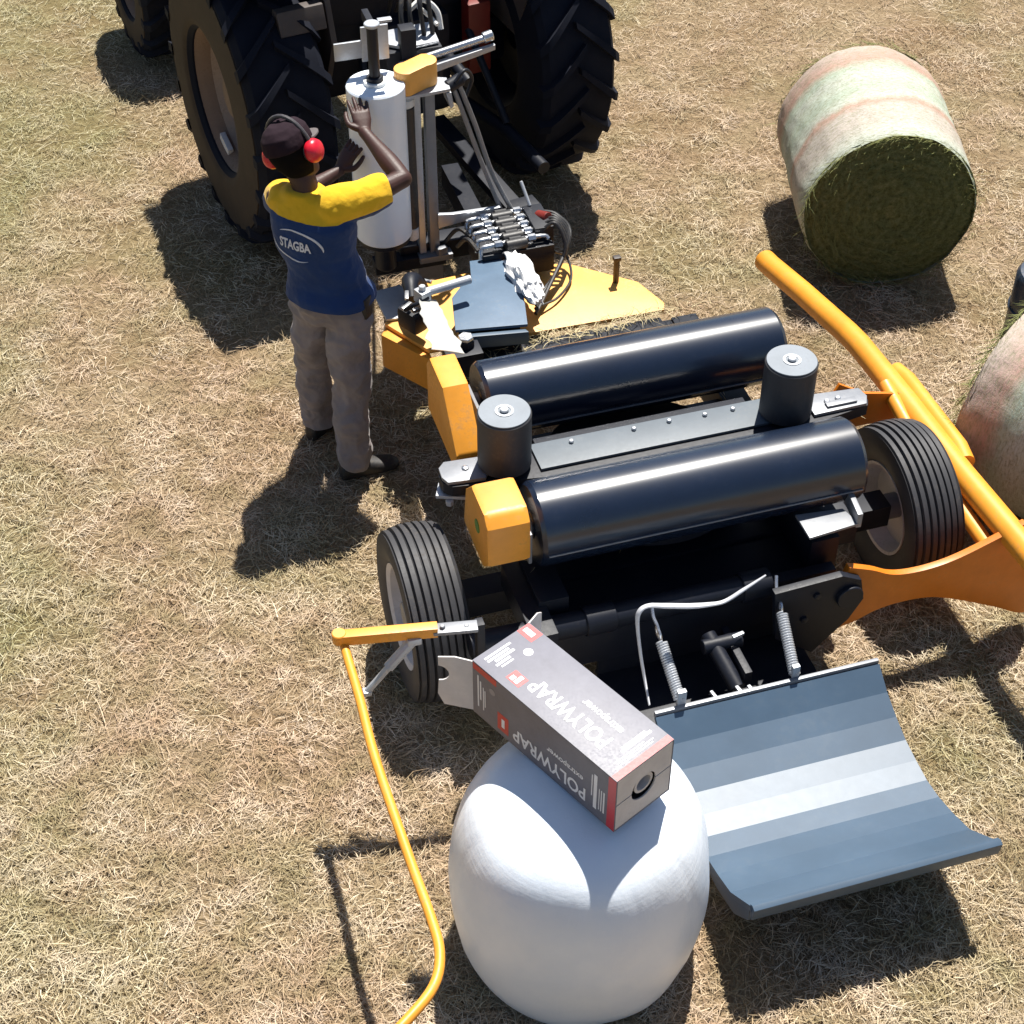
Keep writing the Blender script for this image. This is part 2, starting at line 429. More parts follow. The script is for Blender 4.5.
def blades_mesh(name, pos, yaw, pitch, length, width, curl, mat, parent=None):
    n = len(pos)
    d = np.stack([np.cos(yaw)*np.cos(pitch), np.sin(yaw)*np.cos(pitch), np.sin(pitch)], 1)
    s = np.stack([-np.sin(yaw), np.cos(yaw), np.zeros(n)], 1)
    tilt = np.random.uniform(-.9, .9, n)
    up = np.cross(d, s)
    s = s*np.cos(tilt)[:, None] + up*np.sin(tilt)[:, None]
    V = np.empty((n, 6, 3), np.float32)
    side = np.stack([-np.sin(yaw), np.cos(yaw), np.zeros(n)], 1)*curl[:, None]
    for k, t in enumerate((0., .5, 1.)):
        c = pos + d*(length*t)[:, None] + side*(length*t*t)[:, None]
        c[:, 2] -= (length*.35*t*t*np.sin(np.maximum(pitch, 0)))
        wk = (width*(1-.75*t*t)*.5)[:, None]
        V[:, 2*k] = c - s*wk; V[:, 2*k+1] = c + s*wk
    base = (np.arange(n)*6)[:, None]
    q = np.concatenate([base+np.array([[0, 1, 3, 2]]), base+np.array([[2, 3, 5, 4]])], 1).reshape(-1).astype(np.int32)
    me = bpy.data.meshes.new(name)
    me.vertices.add(n*6); me.vertices.foreach_set('co', V.reshape(-1))
    me.loops.add(n*8); me.loops.foreach_set('vertex_index', q)
    me.polygons.add(n*2); me.polygons.foreach_set('loop_start', np.arange(0, n*8, 4, dtype=np.int32))
    me.update(calc_edges=True); me.validate()
    me.materials.append(M[mat])
    o = bpy.data.objects.new(name, me); COL.objects.link(o)
    if parent: o.parent = parent
    return o

def grass():
    P, Y = [], []
    # wedge seen by the camera, with a margin for a step to the side
    def pts(n):
        y = np.random.uniform(1.8, 13.5, n); y = y[np.random.uniform(0, 1, len(y)) < 1.12-.055*y]
        hw = 1.5 + .36*y
        return np.random.uniform(-1, 1, len(y))*hw, y
    cx, cy = pts(17500)
    k = 26
    n = len(cx)*k
    dirc = np.repeat(np.random.uniform(0, 6.283, len(cx)), k)
    px = np.repeat(cx, k)+np.random.normal(0, .065, n); py = np.repeat(cy, k)+np.random.normal(0, .065, n)
    yaw = dirc + np.random.normal(0, .75, n)
    ux, uy = pts(110000)
    px = np.concatenate([px, ux]); py = np.concatenate([py, uy]); yaw = np.concatenate([yaw, np.random.uniform(0, 6.283, len(ux))])
    tx, ty = pts(110)
    m = 90
    px = np.concatenate([px, np.repeat(tx, m)+np.random.normal(0, .05, len(tx)*m)]); py = np.concatenate([py, np.repeat(ty, m)+np.random.normal(0, .05, len(tx)*m)])
    yaw = np.concatenate([yaw, np.repeat(np.random.uniform(0, 6.283, len(tx)), m)+np.random.normal(0, 1., len(tx)*m)])
    n = len(px)
    pos = np.stack([px, py, np.random.uniform(-.012, .014, n)], 1)
    pitch = np.abs(np.random.normal(0, .20, n)); 
    st = np.random.uniform(0, 1, n) < .10
    pitch[st] = np.random.uniform(.5, 1.2, st.sum())
    length = np.random.gamma(5, .0085, n)+.015
    width = np.random.uniform(.0018, .0042, n)
    o = blades_mesh('dry_grass', pos, yaw, pitch, length, width, np.random.normal(0, .55, n), 'grass')
    tag(o, 'matted dry cut grass and hay stubble covering the field', 'grass', kind='stuff')
grass()

# ------------------------------------------------------------------ bale wrapper
OX, OY, AL = .645, 4.93, R(17)
def w2l(x, y):
    dx, dy = x-OX, y-OY
    return dx*math.cos(AL)+dy*math.sin(AL), -dx*math.sin(AL)+dy*math.cos(AL)
WR = empty('bale_wrapper', (OX, OY, 0), AL, 'trailed bale wrapping machine with two long black rollers, yellow guards and ribbed implement wheels', 'bale wrapper')

def implement_wheel(lx, ly, side):
    r, hw, z = .358, .112, .350
    t = MB()
    prof = [(.205, -hw*.80), (.235, -hw*.95), (.30, -hw*1.06), (.338, -hw*.98)]
    nr = 7; span = 2*hw*.93; wd = span/nr
    for i in range(nr):
        a = -hw*.93+i*wd
        crown = r-.013*((i-(nr-1)/2)/((nr-1)/2))**2
        prof += [(crown-.014, a+.001), (crown, a+wd*.13), (crown, a+wd*.76), (crown-.014, a+wd*.9)]
    prof += [(.338, hw*.98), (.30, hw*1.06), (.235, hw*.95), (.205, hw*.80)]
    W = MB()
    W.lathe([(.04, side*.04), (.085, side*.05), (.155, side*.03), (.188, side*.01), (.196, side*hw*.8), (.216, side*hw*.90), (.216, side*(hw*.90-.015)), (.203, -side*hw*.84), (.19, -side*hw*.8), (.17, -side*.02), (.04, -side*.02)], (lx, ly, z), (1, 0, 0), 48, close=True)
    wheel = W.build('wheel', 'rim_white', WR)
    t.lathe(prof, (lx, ly, z), (1, 0, 0), 72, close=True).build('tyre', 'rubber', wheel, ang=28)
    h = MB(); h.cyl((lx-side*.12, ly, z), (lx+side*.085, ly, z), .055, 24)
    for k in range(6):
        a = k*math.pi/3; h.bolt((lx+side*.035, ly+.08*math.cos(a), z+.08*math.sin(a)), (side, 0, 0), .011, .028)
    h.build('hub', 'grey_metal', wheel)
implement_wheel(-1.035, .0, -1)
implement_wheel(1.04, .02, 1)

# chassis
f = MB()
f.box((-.60, .47, .50), (.12, 1.54, .16)); f.box((.52, .47, .50), (.12, 1.54, .16))
f.box((-.04, 1.18, .50), (1.0, .12, .14)); f.box((-.04, .62, .49), (1.0, .10, .12))
f.box((-.0, .0, .37), (1.90, .11, .11)); f.box((-.04, .30, .485), (1.0, .14, .13))
f.box((-.12, 2.05, .44), (.09, 1.75, .12))
f.box((-.36, 2.05, .62), (.5, .10, .10))
f.box((-.68, -.24, .50), (.10, .42, .12)); f.box((.66, -.02, .46), (.12, .34, .1)); f.box((-.04, .1, .40), (1.2, .9, .02))
f.build('chassis', 'navy', WR)
f = MB()
f.tube([(-.95, -.36, .50), (-.62, -.36, .49), (.25, -.36, .48)], .05, 20)
f.cyl((-.50, -.36, .49), (-.38, -.36, .488), .06); f.cyl((.14, -.36, .482), (.26, -.36, .48), .06)
f.box((-.05, -.34, .36), (1.2, .05, .22))
f.box((-.0, -.55, .12), (.84, .50, .02)); f.box((-.0, -.32, .24), (.84, .02, .24))
f.build('rear_beam', 'navy', WR)
f = MB()
f.prism([(.22, .56), (.50, .575), (.585, .53), (.61, .42), (.56, .32), (.42, .17), (.25, .30)], 1, -.50, -.468)
f.cyl((.54, -.52, .46), (.54, -.43, .46), .055); f.bolt((.4, -.50, .5), (0, -1, 0), .016); f.bolt((.36, -.50, .38), (0, -1, 0), .016)
f.build('arm_bracket', 'navy', WR)
f = MB(); f.prism([(.385, -.27), (.575, -.29), (.60, -.385), (.385, -.405)], 2, .712, .724); f.box((.61, -.31, .735), (.022, .15, .07), rot=R(-8)); f.build('step_plate', 'grey_metal', WR)
# turntable
t = MB()
t.cyl((-.03, .28, .57), (-.03, .28, .63), .42, 64); t.cyl((-.03, .28, .63), (-.03, .28, .74), .16, 32)
t.box((-.03, .28, .77), (.9, .16, .08)); t.build('turntable', 'navy', WR)
b = MB()
b.prism([(-.90, .165), (-.87, .135), (-.50, .085), (.60, .075), (.86, .12), (.875, .15), (.86, .215), (.60, .265), (-.50, .285), (-.88, .25), (-.905, .21)], 2, .80, .85)
b.build('table_beam', 'navy', WR)
b = MB()
b.box((-.03, .195, .858), (.98, .15, .012)); b.build('beam_cover', 'beam_grey', WR)
for x, y, q in ((-.36, .235, .010), (-.1, .235, .010), (.05, .24, .010), (.2, .235, .010), (.32, .235, .010), (-.80, .205, .014), (.70, .17, .012), (.75, .175, .012)):
    b = MB(); b.bolt((x, y, .864), r=q); b.build('beam_bolt', 'chrome', WR)
b = MB()
b.prism([(-.90, .18), (-.885, .145), (-.74, .13), (-.72, .16), (-.72, .255), (-.87, .265), (-.898, .235)], 2, .852, .868)
b.build('bracket_plate', 'grey_metal', WR)
b = MB()
b.prism([(-.93, .17), (-.75, .10), (-.72, .2), (-.9, .24)], 2, .775, .79); b.bolt((-.88, .15, .75), r=.016, h=.02)
b.build('lower_plate', 'light_metal', WR)
b = MB()
b.prism([(.62, .11), (.85, .115), (.872, .16), (.86, .215), (.62, .235)], 2, .852, .866); b.box((.75, .145, .872), (.13, .03, .01)); b.build('bracket_plate', 'grey_metal', WR)
# the two long rollers
def roller(ly, x0, x1, z, r, seam):
    m = MB(); m.lathe([(0, 0), (.05, 0), (.055, .004), (r-.012, .004), (r, .02), (r, x1-x0-.02), (r-.012, x1-x0-.004), (.055, x1-x0-.004), (.05, x1-x0), (0, x1-x0)], (x0, ly, z), (1, 0, 0), 96)
    o = m.build('roller', 'roller', WR, ang=30)
    s = MB(); a = seam
    s.box(((x0+x1)/2, ly-math.cos(a)*(r+.001), z+math.sin(a)*(r+.001)), (x1-x0-.05, .008, .006), rot=Matrix.Rotation(0, 3, 'X'), bev=.001)
    s.build('seam', 'grey_metal', o)
    e = MB()
    e.box((x0-.028, ly-(.14 if ly > .3 else -.10), z-.03), (.014, .40, .15)); e.cyl((x0-.04, ly, z), (x0+.002, ly, z), .035)
    e.build('end_plate', 'grey_metal', o)
    e = MB(); e.box((x1+.022, ly-(.14 if ly > .3 else -.10), z-.06), (.014, .40, .10)); e.cyl((x1-.002, ly, z), (x1+.04, ly, z), .03)
    e.build('end_plate', 'navy', o)
roller(.665, -.615, .695, .80, .16, R(-20))
roller(-.10, -.635, .690, .80, .165, R(-8))
# corner rollers
def corner_roller(lx, ly):
    m = MB(); m.lathe([(0, 0), (.098, 0), (.104, .006), (.104, .245), (.098, .252), (0, .252)], (lx, ly, .868), (0, 0, 1), 56)
    o = m.build('corner_roller', 'rubber', WR)
    c = MB(); c.cyl((lx, ly, 1.1195), (lx, ly, 1.124), .099, 56, .001); c.build('cap', 'roll_cap', o)
    c = MB(); c.ring((lx, ly, 1.1238), (0, 0, 1), .026, .036, .003); c.cyl((lx, ly, 1.124), (lx, ly, 1.136), .017, 20); c.build('bearing', 'light_metal', o)
corner_roller(-.645, .195); corner_roller(.515, .165)
# yellow chain guards
g = MB(); g.prism([(.80, .70), (.80, .93), (.745, 1.0), (.545, 1.0), (.355, .80), (.355, .70)], 0, -.795, -.687, .012); g.build('chain_guard', 'deep_yellow', WR)
g = MB(); g.prism([(.10, .70), (.06, .90), (-.02, .985), (-.19, .985), (-.235, .945), (-.24, .765), (-.17, .70)], 0, -.842, -.672, .02)
gd = g.build('chain_guard', 'deep_yellow', WR)
c = MB(); c.cyl((-.8455, -.11, .86), (-.8405, -.11, .86), .028, 20, .001)
c.build('sticker', paint('green_sticker', (.10, .22, .03), .5), gd)
# deck with blue cover
d = MB()
d.prism([(-.80, 1.55), (-.66, 1.30), (.44, 1.28), (.46, 1.33), (.40, 1.52), (.13, 1.76), (-.30, 1.82), (-.64, 1.80)], 2, .58, .60, .004)
d.build('front_deck', 'yellow', WR)
d = MB(); d.prism([(-.79, 1.56), (-.655, 1.31), (-.655, 1.24), (-.83, 1.50)], 2, .40, .578); d.build('deck_skirt', 'deep_yellow', WR)
d = MB(); d.prism([(-.80, 1.78), (-.665, 1.80), (-.61, 1.60), (-.64, 1.545), (-.79, 1.555)], 2, .604, .616); d.tube([(-.66, 1.78, .62), (-.60, 1.80, .64), (-.53, 1.74, .64)], .009, 8); d.build('step_plate', 'light_metal', WR)
d = MB(); d.cyl((.303, 1.55, .598), (.303, 1.55, .735), .014, 16); d.box((.303, 1.55, .73), (.035, .03, .02)); d.build('locking_pin', 'dark_brown', WR)
c = MB(); c.prism([(-.357, 1.70), (-.22, 1.69), (-.17, 1.50), (-.247, 1.165), (-.56, 1.215), (-.51, 1.45), (-.43, 1.545), (-.39, 1.56)], 2, .735, .75, .004)
cv = c.build('cover_plate', 'cover_blue', WR)
c = MB(); c.prism([(-.258, 1.160), (-.25, 1.135), (-.54, 1.18), (-.548, 1.205)], 2, .665, .73, .003); c.build('cover_lip', 'steel_blue', cv)
c = MB(); c.prism([(-.35, 1.65), (-.235, 1.64), (-.20, 1.5), (-.27, 1.20), (-.54, 1.24), (-.50, 1.42)], 2, .604, .732, .003); c.build('box_body', 'navy', cv)
c = MB(); c.box((-.56, 1.10, .66), (.16, .1, .14)); c.cyl((-.54, 1.12, .73), (-.54, 1.12, .765), .038, 6); c.build('lamp_socket', 'navy', WR)
c = MB(); c.cyl((-.54, 1.12, .766), (-.54, 1.12, .782), .034, 6); c.build('large_nut', 'chrome', WR)
# rod and linkage clutter
c = MB(); c.cyl((-.65, 1.385, .85), (-.43, 1.425, .85), .020, 18); c.box((-.66, 1.38, .84), (.05, .06, .06), rot=.4); c.bolt((-.66, 1.38, .87), r=.016, h=.02); c.build('actuator_rod', 'light_metal', WR)
c = MB(); c.box((-.70, 1.42, .70), (.08, .12, .10), rot=.5, bev=.02); c.tube([(-.60, 1.70, .60), (-.63, 1.66, .70), (-.66, 1.60, .76), (-.68, 1.5, .74)], [.06, .055, .04, .025], 14, 4)
c.tube([(-.74, 1.38, .78), (-.70, 1.34, .83), (-.64, 1.36, .84)], .010, 8, 5); c.build('latch_housing', 'navy', WR)
for a in ((-.73, 1.40, .785), (-.69, 1.36, .79), (-.71, 1.47, .79), (-.66, 1.42, .80)):
    c = MB(); c.box(a, (.06, .018, .014), rot=random.uniform(0, 2)); c.build('latch_hook', 'chrome', WR)
# valve block
v = MB(); v.box((-.13, 1.80, .71), (.34, .26, .14)); v.box((.01, 1.83, .76), (.09, .20, .16)); v.build('valve_block', 'navy', WR)
for i in range(5):
    y = 1.70+i*.058; v = MB()
    v.tube([(-.31, y-.02, .76), (-.30, y, .80), (-.27, y, .812), (-.02, y+.008, .815), (.02, y-.005, .80)], .0105, 10, 4)
    v.cyl((-.24, y, .812), (-.20, y, .812), .018, 6); v.cyl((-.08, y+.006, .814), (-.04, y+.006, .814), .018, 6)
    v.build('spool_pipe', 'chrome', WR)
    v = MB(); v.cyl((-.19, y-.022, .812), (-.09, y-.018, .812), .026, 12); v.cyl((-.17, y, .818), (-.11, y, .818), .02, 10); v.build('spool', 'hose', WR)
v = MB(); v.cyl((.02, 1.86, .82), (.05, 1.80, .84), .028, 14); v.build('solenoid_cap', 'red', WR)
for i in range(5):
    x = .06+.012*i; v = MB()
    v.tube([(.0+.01*i, 1.74+.04*i, .82), (x, 1.72+.03*i, .86-.01*i), (x+.03, 1.66+.02*i, .76), (.02-.02*i, 1.60-.03*i, .66), (-.10-.01*i, 1.50-.03*i, .63)], .009, 8, 6)
    v.build('hydraulic_hose', 'hose', WR)
for P_, q in (([(.05, 1.7, .72), (.12, 1.72, .66), (.10, 1.60, .625), (.0, 1.48, .625), (-.1, 1.42, .64)], .006), ([(-.31, 1.72, .78), (-.34, 1.80, .80), (-.36, 1.9, .7)], .010), ([(-.31, 1.84, .78), (-.35, 1.92, .78), (-.4, 2.0, .66)], .010)):
    v = MB(); v.tube(P_, q, 8, 6); v.build('hydraulic_hose', 'hose', WR)
v = MB(); v.cyl((.0, 1.92, .84), (-.02, 2.0, .93), .008, 10); v.build('valve_lever', 'light_metal', WR)
# film dispenser mast
d = MB(); d.box((-.505, 2.0, 1.06), (.030, .05, .84)); d.build('mast_post', 'light_metal', WR)
d = MB(); d.box((-.447, 2.0, 1.05), (.045, .05, .84)); d.build('mast_post', 'grey_metal', WR)
d = MB(); d.box((-.45, 2.0, .62), (.16, .12, .03)); d.box((-.42, 1.96, .645), (.05, .03, .05), rot=.3); d.box((-.475, 2.02, .55), (.12, .1, .12)); d.build('mast_foot', 'grey_metal', WR)
d = MB(); d.cyl((-.555, 1.98, .80), (-.555, 1.98, 1.42), .036, 24); d.build('stretch_roller', 'hose', WR)
d = MB(); d.cyl((-.555, 1.98, 1.42), (-.555, 1.98, 1.47), .040, 24, .01); d.build('roller_end', 'white_part', WR)
d = MB(); d.cyl((-.552, 1.98, .73), (-.552, 1.98, .80), .030, 24, .008); d.build('roller_end', 'white_part', WR)
d = MB(); d.prism([(-.60, 1.93), (-.36, 1.95), (-.35, 2.05), (-.42, 2.08), (-.60, 2.06)], 2, 1.475, 1.49); d.prism([(-.38, 1.47), (-.355, 1.47), (-.345, 1.40), (-.36, 1.39)], 1, 1.95, 2.05); d.build('top_bracket', 'light_metal', WR)
d = MB()
poly = []
for k in range(13): a = R(-90+15*k); poly.append((-.452+.055*math.cos(a-.0), 2.035+.055*math.sin(a)))
for k in range(13): a = R(90+15*k); poly.append((-.545+.055*math.cos(a), 1.985+.055*math.sin(a)))
d.prism(poly, 2, 1.492, 1.60, .006); d.build('gear_cover', 'yellow', WR)
d = MB(); d.tube([(-.345, 2.0, 1.50), (-.30, 2.0, 1.36), (-.22, 2.0, 1.10), (-.12, 2.0, .80)], .011, 10, 6); d.build('feed_pipe', 'grey_metal', WR)
d = MB(); d.tube([(-.305, 2.0, 1.47), (-.23, 2.02, 1.25), (-.15, 2.03, .98), (-.05, 2.0, .75)], .011, 10, 6); d.build('feed_pipe', 'grey_metal', WR)
d = MB(); d.cyl((-.36, 2.0, 1.47), (-.29, 2.02, 1.49), .03, 12); d.tube([(-.33, 1.98, 1.5), (-.28, 2.0, 1.54), (-.24, 2.03, 1.48), (-.27, 2.02, 1.4)], .009, 8, 5); d.build('pipe_union', 'navy', WR)
d = MB(); d.prism([(-.43, .77), (-.43, .845), (-.36, .835), (-.13, .83), (-.15, .805)], 1, 1.965, 1.985, .003); d.build('stay_plate', 'light_metal', WR)
FX, FY = w2l(-.588, 6.60)
d = MB(); d.cyl((FX, FY, .62), (FX, FY, .775), .05); d.cyl((FX, FY, .775), (FX, FY, .799), .12, 40); d.box((-.57, 2.0, .60), (.34, .08, .06)); d.build('roll_base', 'navy', WR)
d = MB(); d.cyl((FX, FY, 1.50), (FX, FY, 1.83), .024, 18); d.cyl((FX, FY, 1.558), (FX, FY, 1.60), .036, 20); d.build('spindle', 'navy', WR)
d = MB(); d.cyl((FX, FY, 1.83), (FX, FY, 1.845), .034, 20); d.box((FX+.06, FY+.02, 1.84), (.06, .03, .012)); d.build('spindle_cap', 'light_metal', WR)
d = MB(); d.box((FX+.03, FY+.10, 1.70), (.12, .012, .16)); d.box((FX-.09, FY+.10, 1.68), (.12, .012, .08)); d.build('spindle_plate', 'light_metal', WR)
d = MB(); d.box((FX+.055, FY+.25, 1.685), (.03, .30, .05)); d.box((-.45, 2.35, 1.1), (.07, .07, 1.0)); d.box((-.42, 2.42, 1.40), (.26, .16, .17)); d.build('mast_arm', 'navy', WR)
d = MB(); d.prism([(-.54, 2.52), (-.29, 2.55), (-.30, 2.36), (-.46, 2.34), (-.54, 2.40)], 2, 1.49, 1.505); d.build('hose_tray', 'light_metal', WR)
for i, x in enumerate((-.44, -.40, -.35, -.31)):
    d = MB(); d.tube([(x, 2.43, 1.50), (x-.01, 2.45, 1.60+.02*i), (x+.02, 2.55, 1.68), (x+.05+.02*i, 2.8, 1.6), (x+.1, 3.2, 1.25)], .011, 8, 6)
    d.build('hydraulic_hose', 'hose', WR)
d = MB(); d.tube([(-.40, 2.5, 1.60), (-.33, 2.52, 1.63), (-.27, 2.5, 1.58), (-.26, 2.47, 1.50)], .013, 8, 6); d.build('hose_coupling', 'white_part', WR)
d = MB(); d.tube([(-.36, 2.48, 1.62), (-.30, 2.50, 1.55), (-.28, 2.46, 1.53)], .010, 8, 6); d.build('hose_coupling', 'white_part', WR)
d = MB(); d.tube([(-.50, 2.3, 1.44), (-.09, 2.33, 1.50)], .018, 12); d.cyl((-.10, 2.33, 1.50), (-.055, 2.335, 1.508), .026, 14); d.build('folding_arm', 'chrome', WR)
d = MB(); d.hull([(-.42, 2.26, 1.385), (-.05, 2.30, 1.45), (-.05, 2.32, 1.45), (-.42, 2.30, 1.385), (-.42, 2.26, 1.425), (-.05, 2.30, 1.475), (-.05, 2.32, 1.475), (-.42, 2.30, 1.425)]); d.build('folding_arm', 'light_metal', WR)

# loading arm on the right: long tube, second tube, gussets
a = MB(); a.tube([(1.25, 1.93, .278), (1.25, 1.86, .29), (1.25, 1.50, .375), (1.25, 1.02, .475), (1.25, .90, .493), (1.25, .45, .515), (1.255, -.05, .52), (1.26, -.56, .55), (1.27, -1.0, .56)], .055, 24)
arm = a.build('loading_arm', 'deep_yellow', WR)
a = MB(); a.tube([(1.195, .55, .55), (1.19, .10, .47), (1.19, -.42, .46)], .032, 18); a.build('brace_tube', 'deep_yellow', arm)
a = MB(); a.tube([(1.32, .68, .50), (1.325, .58, .52), (1.32, .10, .53), (1.30, .0, .53)], .038, 18); a.build('brace_tube', 'deep_yellow', arm)
a = MB(); a.prism([(.86, .56), (.92, .68), (1.05, .60), (1.22, .56), (1.22, .42), (1.0, .42)], 1, .46, .475, .002); a.build('gusset', 'shaded_yellow', arm)
top = [(.545, .575), (.65, .53), (.73, .485), (.81, .465), (.92, .465), (1.04, .49), (1.205, .555)]
bot = [(1.45, .22), (1.42, .06), (1.26, .14), (1.10, .225), (.95, .29), (.81, .305), (.70, .29), (.60, .25), (.45, .225)]
def sm(L): return [(p.x, p.y) for p in catmull([(x, y, 0) for x, y in L], 5)]
a = MB(); a.prism(sm(top)+[(1.30, .60), (1.40, .52)]+sm(bot), 1, -.465, -.435, .003); a.build('swing_plate', 'shaded_yellow', arm)
# safety hoop on the left
h = MB(); h.box((-1.275, -.465, .775), (.35, .04, .045), rot=R(-10)); h.cyl((-1.445, -.432, .755), (-1.445, -.432, .80), .026)
hp = h.build('safety_hoop', 'deep_yellow', WR)
h = MB(); h.tube([(-1.432, -.42, .75), (-1.434, -.50, .742), (-1.437, -.706, .74), (-1.447, -.976, .74), (-1.438, -1.397, .74), (-1.43, -1.62, .74), (-1.437, -1.75, .74), (-1.485, -1.855, .74), (-1.594, -1.943, .74), (-1.72, -2.02, .74)], .0165, 14, 5); h.build('hoop_tube', 'deep_yellow', hp)
h = MB(); h.box((-1.04, -.505, .772), (.16, .05, .016), rot=R(-10)); h.bolt((-1.085, -.497, .78), r=.010); h.cyl((-1.0, -.512, .776), (-1.0, -.512, .782), .009); h.build('hinge_plate', 'grey_metal', hp)
h = MB(); h.tube([(-1.19, -.49, .745), (-1.29, -.50, .64)], .02, 10); h.tube([(-1.285, -.50, .645), (-1.38, -.50, .53)], .013, 10); h.box((-1.19, -.49, .745), (.05, .04, .03)); h.box((-1.375, -.5, .535), (.03, .03, .02)); h.build('gas_strut', 'light_metal', hp)
h = MB(); h.box((-.94, -.47, .64), (.03, .04, .20)); h.build('hoop_mount', 'navy', hp)

# tip tray
prof = [(-.775, .350), (-.865, .285), (-.955, .243), (-1.045, .211), (-1.135, .197), (-1.225, .189), (-1.315, .200), (-1.41, .228), (-1.52, .272), (-1.66, .392)]
def tray():
    b = MB(); x0, x1, th = -.355, .555, .022
    n = []
    for i, p in enumerate(prof):
        a = Vector(prof[max(i-1, 0)]); c = Vector(prof[min(i+1, len(prof)-1)]); t = (c-a).normalized(); n.append(Vector((-t.y, t.x)))
    low = [(p[0]+q.x*th*(1 if q.y < 0 else -1), p[1]-abs(q.y)*th) for p, q in zip(prof, n)]
    outl = prof + low[::-1]
    b.prism(outl, 0, x0, x1, 0)
    o = b.build('tip_tray', 'steel_blue', WR, ang=3)
    e = MB(); e.prism([(-1.655, .394), (-1.672, .405), (-1.690, .398), (-1.682, .335), (-1.664, .335), (-1.662, .37)], 0, x0+.002, x1+.012, .003); e.build('front_lip', 'steel_blue', o)
    e = MB(); e.box(((x0+x1)/2, -.762, .350), (x1-x0, .016, .03)); e.build('hinge_edge', 'grey_metal', o)
    for x in (x0+.012, x1-.012):
        e = MB(); e.prism([(-1.30, .178), (-1.41, .205), (-1.52, .249), (-1.657, .37), (-1.657, .30), (-1.56, .20), (-1.42, .150), (-1.30, .14)], 0, x-.010, x+.010, .002); e.build('end_gusset', 'steel_blue', o)
    for x in (-.2, .1, .4): e = MB(); e.prism([(-.80, .30), (-1.04, .185), (-1.22, .163), (-1.41, .20), (-1.60, .31), (-1.60, .25), (-1.40, .12), (-1.2, .09), (-.8, .2)], 0, x-.01, x+.01, 0); e.build('under_rib', 'navy', o)
    e = MB(); e.box((-.245, -.745, .39), (.035, .02, .08)); e.build('spring_lug', 'light_metal', o); e = MB(); e.box((.215, -.745, .39), (.03, .02, .06)); e.build('spring_lug', 'light_metal', o)
tray()
def spring(p, q):
    p, q = Vector(p), Vector(q); d = (q-p); L = d.length; d.normalize()
    u = d.cross(Vector((1, 0, 0))).normalized(); v = d.cross(u)
    pts = []
    turns = 24; n = turns*10
    for i in range(n+1):
        t = i/n; a = t*turns*2*math.pi
        pts.append(p+d*(L*t)+(u*math.cos(a)+v*math.sin(a))*.0185)
    b = MB(); b.tube(pts, .0050, 6); o = b.build('tension_spring', 'light_metal', WR)
    h = MB(); h.tube([p-d*.02, p-d*.06+u*.012, p-d*.10, p-d*.15-v*.01], .007, 8, 4); h.tube([p, p-d*.03-u*.015, p-d*.06, p-d*.03+u*.015, p], .006, 8, 4); h.build('hook', 'chrome', o)
spring((-.262, -.56, .51), (-.25, -.745, .38)); spring((.243, -.53, .48), (.215, -.745, .37))
a = MB()
a.cyl((-.02, -.45, .36), (.02, -.68, .28), .032); a.cyl((-.06, -.5, .35), (.10, -.5, .35), .03); a.box((.06, -.55, .33), (.03, .25, .05)); a.build('tray_cylinder', 'navy', WR)
for c_, sz in (((.075, -.52, .40), (.05, .015, .012)), ((-.10, -.72, .33), (.012, .04, .012)), ((.0, -.72, .33), (.014, .03, .012)), ((.045, -.73, .33), (.014, .03, .012))):
    a = MB(); a.box(c_, sz, rot=.2); a.build('cylinder_pin', 'light_metal', WR)
s = MB(); s.tube([(.141, -.55, .735), (.06, -.55, .685), (-.014, -.55, .643), (-.08, -.55, .645), (-.155, -.55, .66), (-.25, -.55, .69), (-.325, -.55, .712), (-.36, -.555, .69), (-.362, -.56, .622), (-.352, -.58, .5), (-.345, -.62, .40), (-.36, -.72, .36)], [.004, .009, .009, .013, .013, .010, .012, .010, .009, .006], 10, 5, .6); s.build('cable_sleeve', 'strap', WR)

# loose film tail hanging from the roll over the guard (thin but solid sheet)
def film_tail():
    b = MB(); rows = 16; cols = 8; g = {}
    for k, dz in ((0, 0), (1, -.003)):
        for i in range(rows):
            t = i/(rows-1)
            L = Vector((-.68-.09*t, 1.40-.60*t, .83+.165*t)); Rr = Vector((-.60-.04*t, 1.38-.61*t, .80+.165*t))
            for j in range(cols):
                s_ = j/(cols-1); p = L.lerp(Rr, s_)
                p.z += .02*noise.noise(Vector((s_*4, t*5, 1)))*math.sin(math.pi*t)+dz+.004; p.x += .025*noise.noise(Vector((t*7, s_, 5)))
                g[k, i, j] = b.bm.verts.new(p)
    for i in range(rows-1):
        for j in range(cols-1):
            b.bm.faces.new((g[0, i, j], g[0, i, j+1], g[0, i+1, j+1], g[0, i+1, j])); b.bm.faces.new((g[1, i, j], g[1, i+1, j], g[1, i+1, j+1], g[1, i, j+1]))
    for i in range(rows-1):
        for j in (0, cols-1): b.bm.faces.new((g[0, i, j], g[0, i+1, j], g[1, i+1, j], g[1, i, j]))
    for j in range(cols-1):
        for i in (0, rows-1): b.bm.faces.new((g[0, i, j], g[1, i, j], g[1, i, j+1], g[0, i, j+1]))
    bmesh.ops.recalc_face_normals(b.bm, faces=b.bm.faces[:])
    o = b.build('loose_film', 'sheet')
    o.location = (OX, OY, 0); o.rotation_euler = (0, 0, AL)
    tag(o, 'translucent white tail of wrap film lying against the yellow chain guard by the blue cover', 'plastic film')
film_tail()

